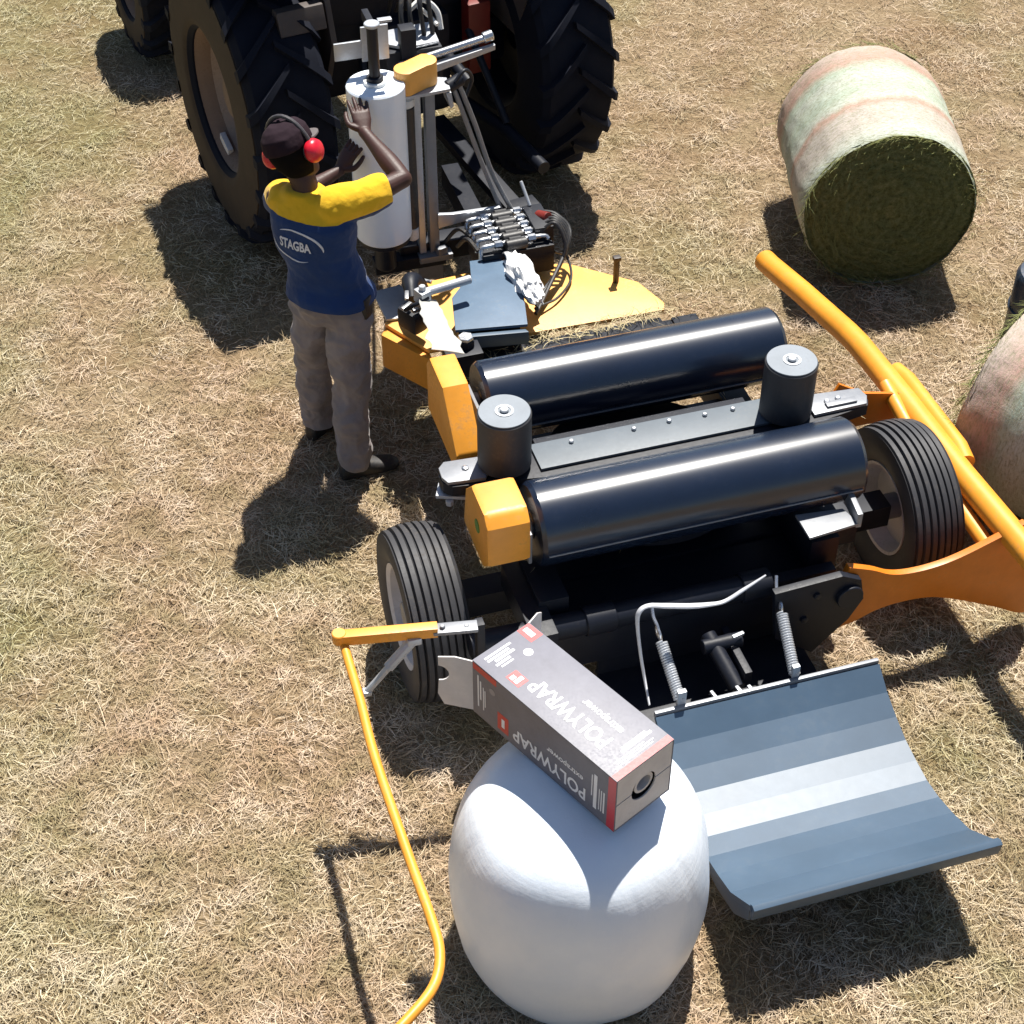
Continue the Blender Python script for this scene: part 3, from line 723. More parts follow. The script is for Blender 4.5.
def bag():
    b = MB()
    bmesh.ops.create_icosphere(b.bm, subdivisions=4, radius=1)
    for v in b.bm.verts:
        n = v.co.normalized(); k = 1+.5*noise.noise(n*2.6)+.28*abs(noise.noise(n*6))
        v.co = Vector((-.165+n.x*.055*k+(.03*n.y), 1.49+n.y*.17*k, .76+n.z*.055*k))
        v.co.x += -.04*(v.co.y-1.49)/.17*.6
    o = b.build('plastic_bag', 'bag', ang=25); o.location = (OX, OY, 0); o.rotation_euler = (0, 0, AL)
    tag(o, 'crumpled white plastic bag stuffed between the blue cover and the hydraulic hoses', 'plastic bag')
bag()

# hay wisps dropped on the machine
def wisps(name, spots, mat, label, n=60, parent=None):
    pos, yaw, pit, ln, wd = [], [], [], [], []
    for (x, y, z, sx, sy, nn) in spots:
        for _ in range(nn):
            pos.append((x+random.gauss(0, sx), y+random.gauss(0, sy), z+random.uniform(0, .02))); yaw.append(random.uniform(0, 6.28)); pit.append(random.uniform(0, .6)); ln.append(random.uniform(.03, .09)); wd.append(random.uniform(.0022, .004))
    m = len(pos)
    o = blades_mesh(name, np.array(pos), np.array(yaw), np.array(pit), np.array(ln), np.array(wd), np.random.normal(0, .5, m), mat, parent)
    if label: tag(o, label, 'hay', kind='stuff'); o.location = (OX, OY, 0); o.rotation_euler = (0, 0, AL)
    return o
wisps('hay_scraps', [(-.35, 1.08, .60, .1, .03, 160), (-.05, 1.22, .60, .2, .02, 200), (.3, 1.25, .60, .12, .02, 120), (-.3, .0, .58, .2, .06, 90), (.3, .45, .58, .15, .05, 120)], 'straw', 'scraps of hay caught on the wrapping machine', parent=None)
bx = MB(); bx.box((-.07, 1.16, .585), (.95, .16, .02)); bx.build('hay_ledge', 'navy', WR)

# ------------------------------------------------------------------ film roll on the dispenser
r = MB(); H0, H1, rr = .80, 1.565, .128
r.lathe([(.038, H0), (rr-.006, H0), (rr, H0+.008), (rr, H1-.008), (rr-.006, H1), (.046, H1), (.038, H1-.01)], (-.588, 6.60, 0), (0, 0, 1), 72, close=True)
fr = r.build('film_roll', 'film_roll'); tag(fr, 'upright white roll of wrap film standing on the dispenser in front of the worker', 'film roll')
c = MB(); c.ring((-.588, 6.60, H1-.01), (0, 0, 1), .0365, .050, .026); c.build('core', 'white_part', fr)

# ------------------------------------------------------------------ white wrapped bale
def wrapped_bale():
    b = MB(); n = 160; C = Vector((.226, 3.395, 0))
    key = [(0, .925), (.12, .921), (.20, .907), (.27, .878), (.322, .838), (.362, .782), (.397, .70), (.422, .60), (.437, .49), (.442, .40), (.438, .28), (.424, .15), (.396, .06), (.352, .014), (.25, 0), (0, 0)]
    rings = [(max(p.x, 0), p.y) for p in catmull([(x, y, 0) for x, y in key], 8)][::-1]
    vs = []
    for (rad, z) in rings:
        if rad < .004: vs.append([b.bm.verts.new((0, 0, z))]); continue
        row = []
        for j in range(n):
            a = 2*math.pi*j/n
            k = 1+.016*noise.noise(Vector((math.cos(a)*2.2, math.sin(a)*2.2, z*3)))+.0035*noise.noise(Vector((math.cos(a)*14, math.sin(a)*14, z*1.5)))+.0012*noise.noise(Vector((math.cos(a)*3, math.sin(a)*3, z*30)))
            sq = 1.0
            row.append(b.bm.verts.new((math.cos(a)*rad*k, math.sin(a)*rad*k, z+.012*noise.noise(Vector((math.cos(a)*rad*4, math.sin(a)*rad*4, 7)))*(1 if z > .4 else 0))))
        vs.append(row)
    for a, c in zip(vs, vs[1:]):
        for j in range(n):
            k = (j+1) % n
            if len(a) == 1: b.bm.faces.new((a[0], c[k], c[j]))
            elif len(c) == 1: b.bm.faces.new((a[j], a[k], c[0]))
            else: b.bm.faces.new((a[j], a[k], c[k], c[j]))
    bmesh.ops.recalc_face_normals(b.bm, faces=b.bm.faces[:])
    o = b.build('wrapped_bale', 'bale_film', ang=180); o.location = C+Vector((0, .022, -.012)); o.rotation_euler = (R(6), 0, 0)
    tag(o, 'round bale wrapped in shiny white film standing on end under the cardboard box', 'wrapped bale')
wrapped_bale()

# ------------------------------------------------------------------ cardboard box
def carton():
    L, Wd, Hb = .656, .245, .248
    B = empty('cardboard_box', (.184, 3.475, .917), R(-48), 'grey and red printed cardboard box lettered POLYWRAP lying on the white wrapped bale', 'cardboard box')
    th = .005
    b = MB()
    b.box((0, 0, th/2), (L, Wd, th), bev=0); b.box((0, 0, Hb-th/2), (L, Wd, th), bev=.0015)
    for s in (-1, 1): b.box((0, s*(Wd/2-th/2), Hb/2), (L-.0006, th, Hb-2*th-.0006), bev=0)
    b.build('box_body', 'print_dark', B)
    # front end: two half flaps meeting in a slit, with a round hole showing the roll core
    x = L/2
    e = MB()
    def half(sg):
        P = []; hr = .052
        z0 = Hb/2+sg*.0025; zt = Hb-.004 if sg > 0 else .004
        P.append((-Wd/2+.003, z0)); 
        for k in range(13):
            a = math.pi-math.pi*k/12; P.append((hr*math.cos(a), z0+sg*hr*math.sin(a)))
        P += [(Wd/2-.003, z0), (Wd/2-.003, zt), (-Wd/2+.003, zt)]
        return P
    e.prism(half(1), 0, x-.006, x-.001, 0); e.prism(half(-1), 0, x-.006, x-.001, 0)
    e.build('end_flap', 'card', B)
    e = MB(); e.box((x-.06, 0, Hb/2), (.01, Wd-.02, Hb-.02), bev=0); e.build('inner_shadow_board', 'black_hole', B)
    e = MB(); e.ring((x-.05, .006, Hb/2+.004), (1, 0, 0), .030, .040, .042); e.build('roll_core', 'card', B)
    # open back end flaps
    def notch():
        P = [(0, 0), (.0, .235), (.06, .245), (.115, .235)]
        for k in range(9):
            a = R(90-180*k/8); P.append((.115-.035*math.cos(a), .16+.035*math.sin(a)))
        P += [(.12, .06), (.10, .01)]
        return P
    f = MB(); f.prism(notch(), 1, -.0025, .0025, .001)
    o = f.build('open_flap', 'card', B); o.location = (-x, -Wd/2+.004, .004); o.rotation_euler = (0, 0, R(180+38))
    f = MB(); f.prism([(0, .01), (0, .24), (.07, .225), (.10, .20), (.10, .05), (.06, .02)], 1, -.0025, .0025, .001)
    o = f.build('open_flap', 'card', B); o.location = (-x, Wd/2-.004, .004); o.rotation_euler = (0, 0, R(180-68))
    f = MB(); f.prism([(0, -Wd/2+.01), (0, Wd/2-.01), (.05, Wd/2-.03), (.05, -Wd/2+.03)], 2, -.0025, .0025, .001)
    o = f.build('open_flap', 'card', B); o.location = (-x, 0, Hb-.003); o.rotation_euler = (R(180), R(70), R(0))
    # prints: top face frame (reading towards -x, up = -y), side face (reading -x, up = -z)
    def top(u, v, h=.0006): return Vector((x-u, -Wd/2+v, Hb+h))     # u from the front end, v from the dark side
    def sidef(u, v, h=.0006): return Vector((x-u, -Wd/2-h, Hb-v))
    def put(me, fn, u, v, name, mat, sx=1., up=-1):
        for q in me.vertices:
            p = fn(u+q.co.x*sx, v+up*q.co.y, .0008+q.co.z*.5); q.co = p
        me.materials.clear(); me.materials.append(M[mat])
        o = bpy.data.objects.new(name, me); COL.objects.link(o); o.parent = B
    def rect(fn, u0, u1, v0, v1, name, mat, h0=.0004):
        b = MB(); c = [fn(u0, v0, 0.0001), fn(u1, v0, .0001), fn(u1, v1, .0001), fn(u0, v1, .0001)]; t = [fn(u0, v0, h0), fn(u1, v0, h0), fn(u1, v1, h0), fn(u0, v1, h0)]
        b.hull(c+t, 0); b.build(name, mat, B)
    def rects(fn, L_, name, mat, h0=.0007):
        b = MB()
        for (u0, u1, v0, v1) in L_:
            c = [fn(u0, v0, 0.0001), fn(u1, v0, .0001), fn(u1, v1, .0001), fn(u0, v1, .0001)]; t = [fn(u0, v0, h0), fn(u1, v0, h0), fn(u1, v1, h0), fn(u0, v1, h0)]
            b.hull(c+t, 0)
        b.build(name, mat, B)
    put(text_mesh('POLYWRAP', .082, .0016), top, .120, .105, 'lettering', 'print_white', .78)
    put(text_mesh('extrapower', .042, .0005), top, .125, .158, 'lettering', 'print_white', .85)
    put(text_mesh('POLYWRAP', .080, .0016), sidef, .125, .160, 'lettering', 'print_white', .80, 1)
    put(text_mesh('extrapower', .036, .0005), sidef, .140, .108, 'lettering', 'print_white', .95, 1)
    # red bands at the front end
    rect(top, .001, .026, .003, Wd-.003, 'red_band', 'print_red'); rect(sidef, .001, .034, .003, Hb-.003, 'red_band', 'print_red')
    rects(top, [(.036, .039, .03, .19), (.045, .048, .05, .2), (.054, .056, .04, .17), (.066, .076, .09, .215), (.080, .085, .10, .2)], 'small_print', 'print_white')
    rects(sidef, [(.046, .052, .10, .2), (.058, .062, .1, .2), (.068, .071, .1, .2), (.080, .094, .05, .21), (.100, .104, .06, .16)], 'small_print', 'print_white')
    # back end: red stripe, white blocks, red tag
    rect(sidef, L-.115, L-.003, .006, .034, 'red_band', 'print_red')
    rects(sidef, [(L-.03, L-.024, .05, .2), (L-.042, L-.036, .07, .16), (L-.054, L-.050, .09, .2), (L-.062, L-.058, .10, .18)], 'small_print', 'print_white')
    rect(sidef, L-.172, L-.120, .145, .225, 'red_tag', 'print_red'); rects(sidef, [(L-.154, L-.140, .165, .205)], 'tag_mark', 'print_white', .0011)
    b = MB(); b.cyl(sidef(L-.095, .075, .0001), sidef(L-.095, .075, .0007), .014, 24, 0); b.build('print_dot', 'print_grey', B)
    b = MB(); b.cyl(top(L-.095, .155, .0001), top(L-.095, .155, .0007), .016, 24, 0); b.build('print_dot', 'print_white', B)
    rect(top, L-.07, L-.002, .19, Wd-.003, 'red_band', 'print_red'); rects(top, [(L-.055, L-.012, .205, .225)], 'small_print', 'print_white', .0011)
    rect(top, L-.185, L-.125, .030, .075, 'red_tag', 'print_red'); rects(top, [(L-.17, L-.155, .036, .07), (L-.15, L-.135, .036, .055)], 'tag_mark', 'print_white', .0011)
    rects(top, [(L-.03, L-.022, .03, .14), (L-.045, L-.036, .03, .12), (L-.06, L-.05, .05, .13), (L-.075, L-.066, .04, .1), (L-.088, L-.082, .05, .1)], 'small_print', 'print_white')
carton()

# ------------------------------------------------------------------ net-wrapped round bales
def round_bale(loc, rz, label, ln=.92, seed=1):
    rad = .445
    E = empty('round_bale', loc, rz, label, 'round bale', 'net wrapped round bales lying in the field')
    b = MB(); n = 128; m = 40; rows = []
    for i in range(m+1):
        y = -ln/2+ln*i/m; e = min(1, (1-abs(2*i/m-1))*9)
        row = []
        for j in range(n):
            a = 2*math.pi*j/n
            rr_ = rad*(.972+.028*math.sqrt(e)) + .014*noise.noise(Vector((math.cos(a)*1.6, math.sin(a)*1.6, y*2.5+seed)))+.005*noise.noise(Vector((math.cos(a)*9, math.sin(a)*9, y*12+seed)))
            z = rad+rr_*math.sin(a)
            row.append(b.bm.verts.new((rr_*math.cos(a), y, max(z, .005) if z < .03 else z)))
        rows.append(row)
    for p, q in zip(rows, rows[1:]):
        for j in range(n): b.bm.faces.new((p[j], q[j], q[(j+1) % n], p[(j+1) % n]))
    bmesh.ops.recalc_face_normals(b.bm, faces=b.bm.faces[:])
    b.build('net_wrap', 'net', E, ang=180)
    for s in (-1, 1):
        d = MB(); ring = []
        for i in range(0, 25):
            t = i/24; rr_ = t*rad*.985
            row = []
            for j in range(n):
                a = 2*math.pi*j/n
                dy = .03*(1-t**3)+.014*noise.noise(Vector((rr_*math.cos(a)*9, rr_*math.sin(a)*9, seed+s)))+.010*noise.noise(Vector((rr_*math.cos(a)*26, rr_*math.sin(a)*26, seed+s)))+.003*math.sin(rr_*130+5*noise.noise(Vector((rr_*math.cos(a)*5, rr_*math.sin(a)*5, seed))))
                row.append(d.bm.verts.new((rr_*math.cos(a), s*(ln/2-.02+dy), rad+rr_*math.sin(a))))
            ring.append(row)
        for p, q in zip(ring, ring[1:]):
            for j in range(n):
                d.bm.faces.new((p[j], q[j], q[(j+1) % n], p[(j+1) % n]))
        bmesh.ops.remove_doubles(d.bm, verts=d.bm.verts[:], dist=1e-5)
        bmesh.ops.recalc_face_normals(d.bm, faces=d.bm.faces[:])
        if s > 0: pass
        d.build('hay_end', 'hay_end', E, ang=180)
    # loose hay sticking out round both rims and ends
    pos, yaw, pit, lnn, wd = [], [], [], [], []
    for s in (-1, 1):
        for _ in range(1500):
            a = random.uniform(0, 6.283); q = rad*math.sqrt(random.uniform(.02, 1.0)) if random.random() < .75 else rad*random.uniform(.96, 1.01)
            pos.append((q*math.cos(a), s*(ln/2+.005+.02*(1-q/rad)), rad+q*math.sin(a)))
            tang = a+math.pi/2
            yaw.append(math.atan2(s*random.uniform(.05, .6), math.cos(tang)+random.gauss(0, .3))); pit.append(math.asin(max(-.95, min(.95, math.sin(tang)*.8+random.gauss(0, .25)))))
            lnn.append(random.uniform(.03, .10)); wd.append(random.uniform(.002, .0035))
    blades_mesh('loose_hay', np.array(pos), np.array(yaw), np.array(pit), np.array(lnn), np.array(wd), np.random.normal(0, .4, len(pos)), 'hay_wisps', E)
    return E
round_bale((1.90, 7.78, 0), R(1.5), 'round hay bale with pink and pale green net, its dark end facing the camera', seed=1)
round_bale((2.52, 5.56, 0), R(47), 'round hay bale half out of frame beside the long yellow loading arm', seed=5)

# dark blue drum at the right edge
d = MB(); d.lathe([(0, 0), (.16, 0), (.17, .012), (.17, .17), (.178, .18), (.178, .20), (.17, .21), (.17, .42), (.155, .45), (.12, .455), (.12, .45), (0, .45)], (0, 0, 0), (0, 0, 1), 48)
o = d.build('plastic_drum', 'drum'); o.location = (2.655, 6.90, 0); o.scale = (1, 1, .82)
tag(o, 'dark blue plastic drum cut off by the right edge, above the half-seen bale', 'drum')

# ------------------------------------------------------------------ tractor
TA = R(26); TC = Vector((-.61, 8.33, 0))
TR = empty('tractor', TC, TA, 'large tractor seen from behind with dusty rear wheels, cut off at the top', 'tractor')
def tractor_wheel(lx, ly, r, hw, side, nl):
    z = r-.01; rr_ = r*.49
    W = MB()
    rim = [(.09, side*.02), (.20*r/.75, side*.035), (.30*r/.75, side*.0), (rr_*.84, side*-.01), (rr_*.90, side*hw*.55), (rr_*1.0, side*hw*.80), (rr_*1.03, side*hw*.86), (rr_*1.03, side*hw*.80), (rr_*.94, side*.0), (rr_*.94, -side*hw*.7), (rr_, -side*hw*.86), (rr_*.88, -side*hw*.6), (rr_*.8, -side*.05), (.09, -side*.05)]
    W.lathe(rim, (lx, ly, z), (1, 0, 0), 64, close=True)
    wheel = W.build('wheel', 'rim_brown' if side < 0 else 'navy', TR)  # right-hand rims coloured black to stand in for the tractor's shade
    t = MB(); rb = r-.045
    t.lathe([(rr_, -hw*.85), (rr_*1.05, -hw*.95), (rr_*1.18, -hw*1.0), (rb*.95, -hw*.93), (rb, -hw*.80), (rb+.008, 0), (rb, hw*.80), (rb*.95, hw*.93), (rr_*1.18, hw*1.0), (rr_*1.05, hw*.95), (rr_, hw*.85)], (lx, ly, z), (1, 0, 0), 80, close=True)
    for s in (-1, 1):
        for k in range(nl):
            a0 = 2*math.pi*(k+(.5 if s > 0 else 0))/nl
            # each lug: slanted bar from the crown centre out over the shoulder
            N_ = 6; prev = None
            for i in range(N_+1):
                u = i/N_
                x = s*(-.02+u*(hw*1.0+.02)); a = a0+u*.30; base = rb-.02-(.045*max(0, u-.75)/.25); topr = r-(.05*max(0, u-.8)/.2)
                wv = .034+.018*u
                da = wv/r*.5
                cr = []
                for (aa, q) in ((a-da*1.3, base), (a-da, topr), (a+da, topr), (a+da*1.3, base)):
                    cr.append(t.bm.verts.new((lx+x, ly+q*math.cos(aa), z+q*math.sin(aa))))
                if prev:
                    for j in range(3): t.bm.faces.new((prev[j], cr[j], cr[j+1], prev[j+1]))
                    
                else: t.bm.faces.new(cr)
                prev = cr
            t.bm.faces.new(prev[::-1])
    t.build('tyre', 'tractor_rubber', wheel, ang=30)
    s_ = MB(); q = hw*1.003
    s_.lathe([(rr_*1.04, side*(hw*.93)), (rr_*1.08, side*(hw*.985)), (rr_*1.18, side*(hw*1.012)), (rb*.93, side*(hw*.962)), (rb*.93, side*(hw*.93)), (rr_*1.18, side*hw*.97), (rr_*1.08, side*hw*.94)], (lx, ly, z), (1, 0, 0), 80, close=True)
    s_.build('sidewall', 'sidewall', wheel)
    h = MB(); h.cyl((lx, ly, z), (lx+side*hw*.55, ly, z), .10*r/.75, 24)
    for k in range(8):
        a = k*math.pi/4; h.bolt((lx+side*.03, ly+.19*r/.75*math.cos(a), z+.19*r/.75*math.sin(a)), (side, 0, 0), .016, .03)
    h.build('hub', 'rim_brown' if side < 0 else 'navy', wheel)  # right-hand hubs black as their rims, shade put into the colour
    if side < 0:
        fl = MB(); fl.lathe([(rr_*.80, side*.012), (rr_*.84, side*.03), (rr_*.90, side*hw*.52), (rr_*.97, side*hw*.58), (rr_*.97, side*hw*.50), (rr_*.86, side*.0)], (lx, ly, z), (1, 0, 0), 64, close=True); fl.build('rim_flange', 'rim_flange', wheel)
    for k in range(8):
        sl_ = MB()
        a = (k+.5)*math.pi/4; rc = rr_*.70
        sl_.lathe([(0, 0), (.06, 0), (.06, .004), (0, .004)], (lx+side*.024, ly+rc*math.cos(a), z+rc*math.sin(a)), (side, 0, 0), 16)
        sl_.build('rim_opening_shade', 'black_hole', wheel)  # black disc painted for the shade inside a rim hole
    if side < 0 and r > .6:
        for k in range(2):
            cw = MB()
            a = R(100+180*k+8); rc = rr_*.93
            cw.box((lx+side*hw*.62, ly+rc*math.cos(a), z+rc*math.sin(a)), (.03, .13, .07), rot=Matrix.Rotation(a-math.pi/2, 3, 'X'))
            cw.build('rim_clamp', 'rim_white', wheel)
tractor_wheel(-.83, 0, .765, .225, -1, 20)
tractor_wheel(.735, 0, .765, .225, 1, 20)
tractor_wheel(-.78, 2.15, .48, .16, -1, 16)
tractor_wheel(.78, 2.15, .48, .16, 1, 16)
b = MB(); b.prism([(-.50, 1.29), (-.40, 1.24), (-.34, 1.28), (-.40, 1.40), (-.46, 1.40)], 0, -.80, -.56, .01); b.build('light_bracket', 'fender', TR)
b = MB(); b.box((0, .35, 1.25), (1.0, .9, .4), bev=.04); b.box((0, .05, 1.0), (.9, .25, .5), bev=.03); b.build('cab_floor', 'navy', TR)
b = MB(); b.box((0, .12, .78), (.46, .62, .56), bev=.05); b.box((0, .1, .76), (1.25, .26, .26), bev=.04); b.box((0, 1.1, .80), (.42, 1.5, .46), bev=.04); b.box((0, 2.15, .55), (1.3, .16, .16), bev=.02); b.build('rear_housing', 'navy', TR)
b = MB(); b.prism([(-.05, 1.25), (-.10, 1.65), (.6, 1.65), (.9, 1.3), (.8, 1.05), (.2, 1.05)], 0, -.45, .45, .03); b.box((0, 2.0, 1.32), (.62, 1.5, .62), bev=.06); b.build('bonnet', 'red', TR)
b = MB(); b.box((.36, -.22, .92), (.13, .10, .40), bev=.02); b.build('rear_panel', 'red', TR)
for s in (-1, 1):
    b = MB(); P = []
    for k in range(11): a = R(28+k*9.6); P.append((.90*math.cos(a), .80+.90*math.sin(a)))
    for k in range(10, -1, -1): a = R(28+k*9.6); P.append((.87*math.cos(a), .80+.87*math.sin(a)))
    b.prism(P, 0, s*.55-(.05 if s < 0 else -.0), s*.95+(.0 if s > 0 else .0), .006); 
    fd = b.build('fender', 'fender', TR)
    b = MB(); b.prism([(-.50, 1.20), (-.38, .95), (.5, .95), (.6, 1.5), (-.35, 1.66)], 0, s*.53-.015, s*.53+.015, .006); b.build('fender_side', 'fender', fd)
b = MB()
for s in (-1, 1):
    b.box((s*.62, -.15, 1.95), (.06, .06, 1.1)); b.box((s*.62, 1.0, 1.95), (.06, .06, 1.1))
b.box((0, .62, 2.35), (1.36, 1.2, .09), bev=.04); b.build('canopy', 'navy', TR)
b = MB(); b.box((0, .45, 1.35), (.5, .5, .12), bev=.04); b.box((0, .2, 1.62), (.46, .1, .5), bev=.04); b.build('driver_seat', 'hose', TR)
b = MB(); b.box((.12, -.75, .46), (.10, 1.1, .05)); b.box((.12, -1.28, .5), (.14, .1, .12)); b.build('drawbar', 'navy', TR)
for s in (-1, 1):
    b = MB(); b.tube([(s*.25, -.1, .55), (s*.38, -.55, .52), (s*.40, -.95, .5)], .035, 12); b.tube([(s*.30, -.25, .98), (s*.38, -.55, .56)], .02, 10); b.build('lift_link', 'navy', TR)
b = MB(); b.tube([(0, -.22, .92), (.03, -.6, 1.05), (.05, -.8, 1.0)], .03, 12); b.build('top_link', 'navy', TR)

# ------------------------------------------------------------------ worker
PX, PY = -.81, 5.96
PE = empty('person', (PX, PY, 0), 0, 'worker in blue and yellow shirt and red ear muffs reaching for the film roll', 'person')
OFF = (PX, PY, 0)
def limb(mb, pts, rad, n=18, sub=6, flat=1.):
    """tapering round limb with rounded ends"""
    P = catmull(pts, sub); m = len(P)
    rr_ = []
    for i in range(m):
        q = i/(m-1)*(len(rad)-1); k = min(int(q), len(rad)-2); t = q-k; t = t*t*(3-2*t); rr_.append(rad[k]+(rad[k+1]-rad[k])*t)
    d0 = (P[0]-P[1]).normalized(); d1 = (P[-1]-P[-2]).normalized()
    A = [(P[0]+d0*rr_[0]*s, rr_[0]*math.sqrt(max(0, 1-s*s))) for s in (.98, .85, .6, .3)]
    Z_ = [(P[-1]+d1*rr_[-1]*s, rr_[-1]*math.sqrt(max(0, 1-s*s))) for s in (.3, .6, .85, .98)]
    full = A+list(zip(P, rr_))+Z_
    mb.tube([f[0] for f in full], [f[1] for f in full], n, 0, flat)
def loft(mb, rings, n=28):
    """rings: (centre, right half-vector, forward half-vector), superelliptic sections"""
    vs = []
    for c, u, v in rings:
        c, u, v = Vector(c), Vector(u), Vector(v); row = []
        for j in range(n):
            a = 2*math.pi*j/n; ca, sa = math.cos(a), math.sin(a)
            row.append(mb.bm.verts.new(c+u*math.copysign(abs(ca)**.85, ca)+v*math.copysign(abs(sa)**.85, sa)))
        vs.append(row)
    for a, b in zip(vs, vs[1:]):
        for j in range(n): mb.bm.faces.new((a[j], a[(j+1) % n], b[(j+1) % n], b[j]))
    mb.bm.faces.new(vs[0][::-1]); mb.bm.faces.new(vs[-1])
th = R(24); fw = Vector((math.sin(th), math.cos(th), 0)); rt = Vector((math.cos(th), -math.sin(th), 0)); UP = Vector((0, 0, 1))
hipC = Vector((-.775, 5.965, .90)); waist = Vector((-.79, 5.97, 1.02)); chest = Vector((-.825, 5.985, 1.21)); shl = Vector((-.838, 5.995, 1.36)); neckb = Vector((-.855, 6.00, 1.40)); headC = Vector((-.888, 6.02, 1.575))
LS, RS = shl-rt*.160+UP*-.02, shl+rt*.160+UP*.01
LH, RH = hipC-rt*.085+UP*-.03, hipC+rt*.085+UP*-.03
LK, RK = Vector((-.895, 6.06, .49)), Vector((-.715, 5.885, .49))
LA, RA = Vector((-.905, 6.12, .09)), Vector((-.715, 5.82, .09))
RE, RW_ = Vector((-.455, 6.11, 1.395)), Vector((-.622, 6.345, 1.475))
LE, LW_ = Vector((-.945, 6.27, 1.19)), Vector((-.755, 6.46, 1.22))
def torso(mb, g=0.0, low=True):
    R_ = [(hipC+UP*-.06, .150, .105), (hipC, .165, .118), (waist+UP*-.03, .150, .108), (waist+UP*.05, .147, .105), (chest+UP*-.06, .165, .115), (chest+UP*.03, .175, .118), (chest+UP*.09, .178, .112), (shl+UP*-.02, .165, .092), (shl+UP*.025, .115, .070), (neckb+UP*.01, .062, .058)]
    if not low: R_ = R_[1:]
    loft(mb, [(c, rt*(a+g), fw*(b_+g)) for c, a, b_ in R_])
def hand(mb, wrist, palm_dir, normal, side, curl, spread=.0):
    """palm + four fingers + thumb; palm_dir from wrist to knuckles, normal = back of the hand"""
    d = palm_dir.normalized(); n_ = (normal-d*normal.dot(d)).normalized(); s = d.cross(n_).normalized()*side
    loft(mb, [(wrist-d*.01, s*.026, n_*.019), (wrist+d*.02, s*.031, n_*.017), (wrist+d*.055, s*.041, n_*.016), (wrist+d*.088, s*.042, n_*.013), (wrist+d*.097, s*.036, n_*.009)], 16)
    L_ = (.070, .078, .072, .056)
    for i in range(4):
        o = (-.031+.0205*i); root = wrist+d*(.080-.004*abs(i-1.3))+s*(-o)
        dd = (d+s*(-o*spread*10)).normalized(); p = [root]; ang = 0
        for k in range(3):
            ang += curl*(.7 if k == 0 else 1.)
            q = dd*math.cos(ang)-n_*math.sin(ang); p.append(p[-1]+q*(L_[i]*(.46, .31, .23)[k]+(.012 if k == 0 else 0)))
        limb(mb, p, [.0098, .0092, .0088, .0076], 10, 3)
    root = wrist+d*.022+s*.028
    limb(mb, [root, root+(d*.6+s*.8).normalized()*.035-n_*.004, root+(d*.85+s*.5).normalized()*.066-n_*.014, root+(d*1.+s*.35).normalized()*.088-n_*.022], [.015, .0125, .011, .009], 10, 3)

b = MB()
torso(b, -.034)
limb(b, [neckb+UP*-.04, neckb+UP*.04+fw*.01, headC+UP*-.07+fw*.01], [.060, .054, .053])
# head turned a little to the right and tilted to the left
hy = R(22); hf = Vector((math.sin(hy), math.cos(hy), -.05)).normalized(); hr = Vector((math.cos(hy), -math.sin(hy), .38)).normalized(); hu = hr.cross(hf).normalized()
HS = 1.07
HR = [(-.115, .034, .040, .055), (-.10, .046, .056, .040), (-.07, .057, .074, .022), (-.03, .066, .088, .008), (.01, .072, .096, 0), (.05, .075, .098, -.004), (.085, .068, .088, -.006), (.11, .048, .062, -.008), (.122, .02, .03, -.01)]
loft(b, [(headC+hu*z*HS+hf*fo*HS, hr*a*HS, hf*q*HS) for z, a, q, fo in HR], 24)
fc = lambda x, z, y: headC+hr*x+hu*z+hf*y
limb(b, [fc(0, .015, .094), fc(0, -.012, .104), fc(0, -.030, .112)], [.009, .011, .014], 10, 4)     # nose
limb(b, [fc(-.022, -.062, .088), fc(0, -.060, .097), fc(.022, -.062, .088)], [.006, .009, .006], 10, 4)   # lips
limb(b, [fc(-.05, .035, .074), fc(0, .036, .093), fc(.05, .035, .074)], [.010, .009, .010], 10, 4)  # brow
for s in (-1, 1):
    limb(b, [fc(s*.072, .02, -.004), fc(s*.080, .0, -.010), fc(s*.073, -.032, 0)], [.012, .015, .009], 10, 4)
    limb(b, [fc(s*.030, .014, .078), fc(s*.030, .012, .083)], [.011, .010], 10, 3)
limb(b, [RS-rt*.02, RS.lerp(RE, .5), RE], [.056, .050, .040]); limb(b, [RE, RE.lerp(RW_, .3), RW_], [.040, .042, .026])
limb(b, [LS+rt*.02, LS.lerp(LE, .5), LE], [.056, .050, .040]); limb(b, [LE, LE.lerp(LW_, .3), LW_], [.040, .042, .026])
hand(b, RW_, Vector((-.655, 6.46, 1.565))-RW_, Vector((.25, -.75, .5)), -1, .14, .34)
hand(b, LW_, Vector((-.70, 6.50, 1.30))-LW_, Vector((-.6, -.7, .1)), 1, .18, .3)
for h_, k_, a_ in ((LH, LK, LA), (RH, RK, RA)):
    limb(b, [h_, h_.lerp(k_, .5), k_], [.082, .072, .052]); limb(b, [k_, k_.lerp(a_, .35), a_], [.050, .054, .036])
    limb(b, [a_, a_+Vector((.05, .06, -.045))], [.038, .03])
remeshed('body', b, 'skin', PE, .0038, 3, None, OFF)

# hair at the nape
b = MB(); loft(b, [(headC+hu*z*HS+hf*(fo-.006), hr*(a*HS+.004), hf*(q*HS+.003)) for z, a, q, fo in [HR[0], HR[1], HR[2], HR[3], HR[4], HR[5], HR[6]]], 24)
remeshed('hair', b, 'hair', PE, .007, 2, None, OFF, cut=[(headC-Vector(OFF)+hf*.012, hf), (headC-Vector(OFF)+hu*-.098, -hu)])
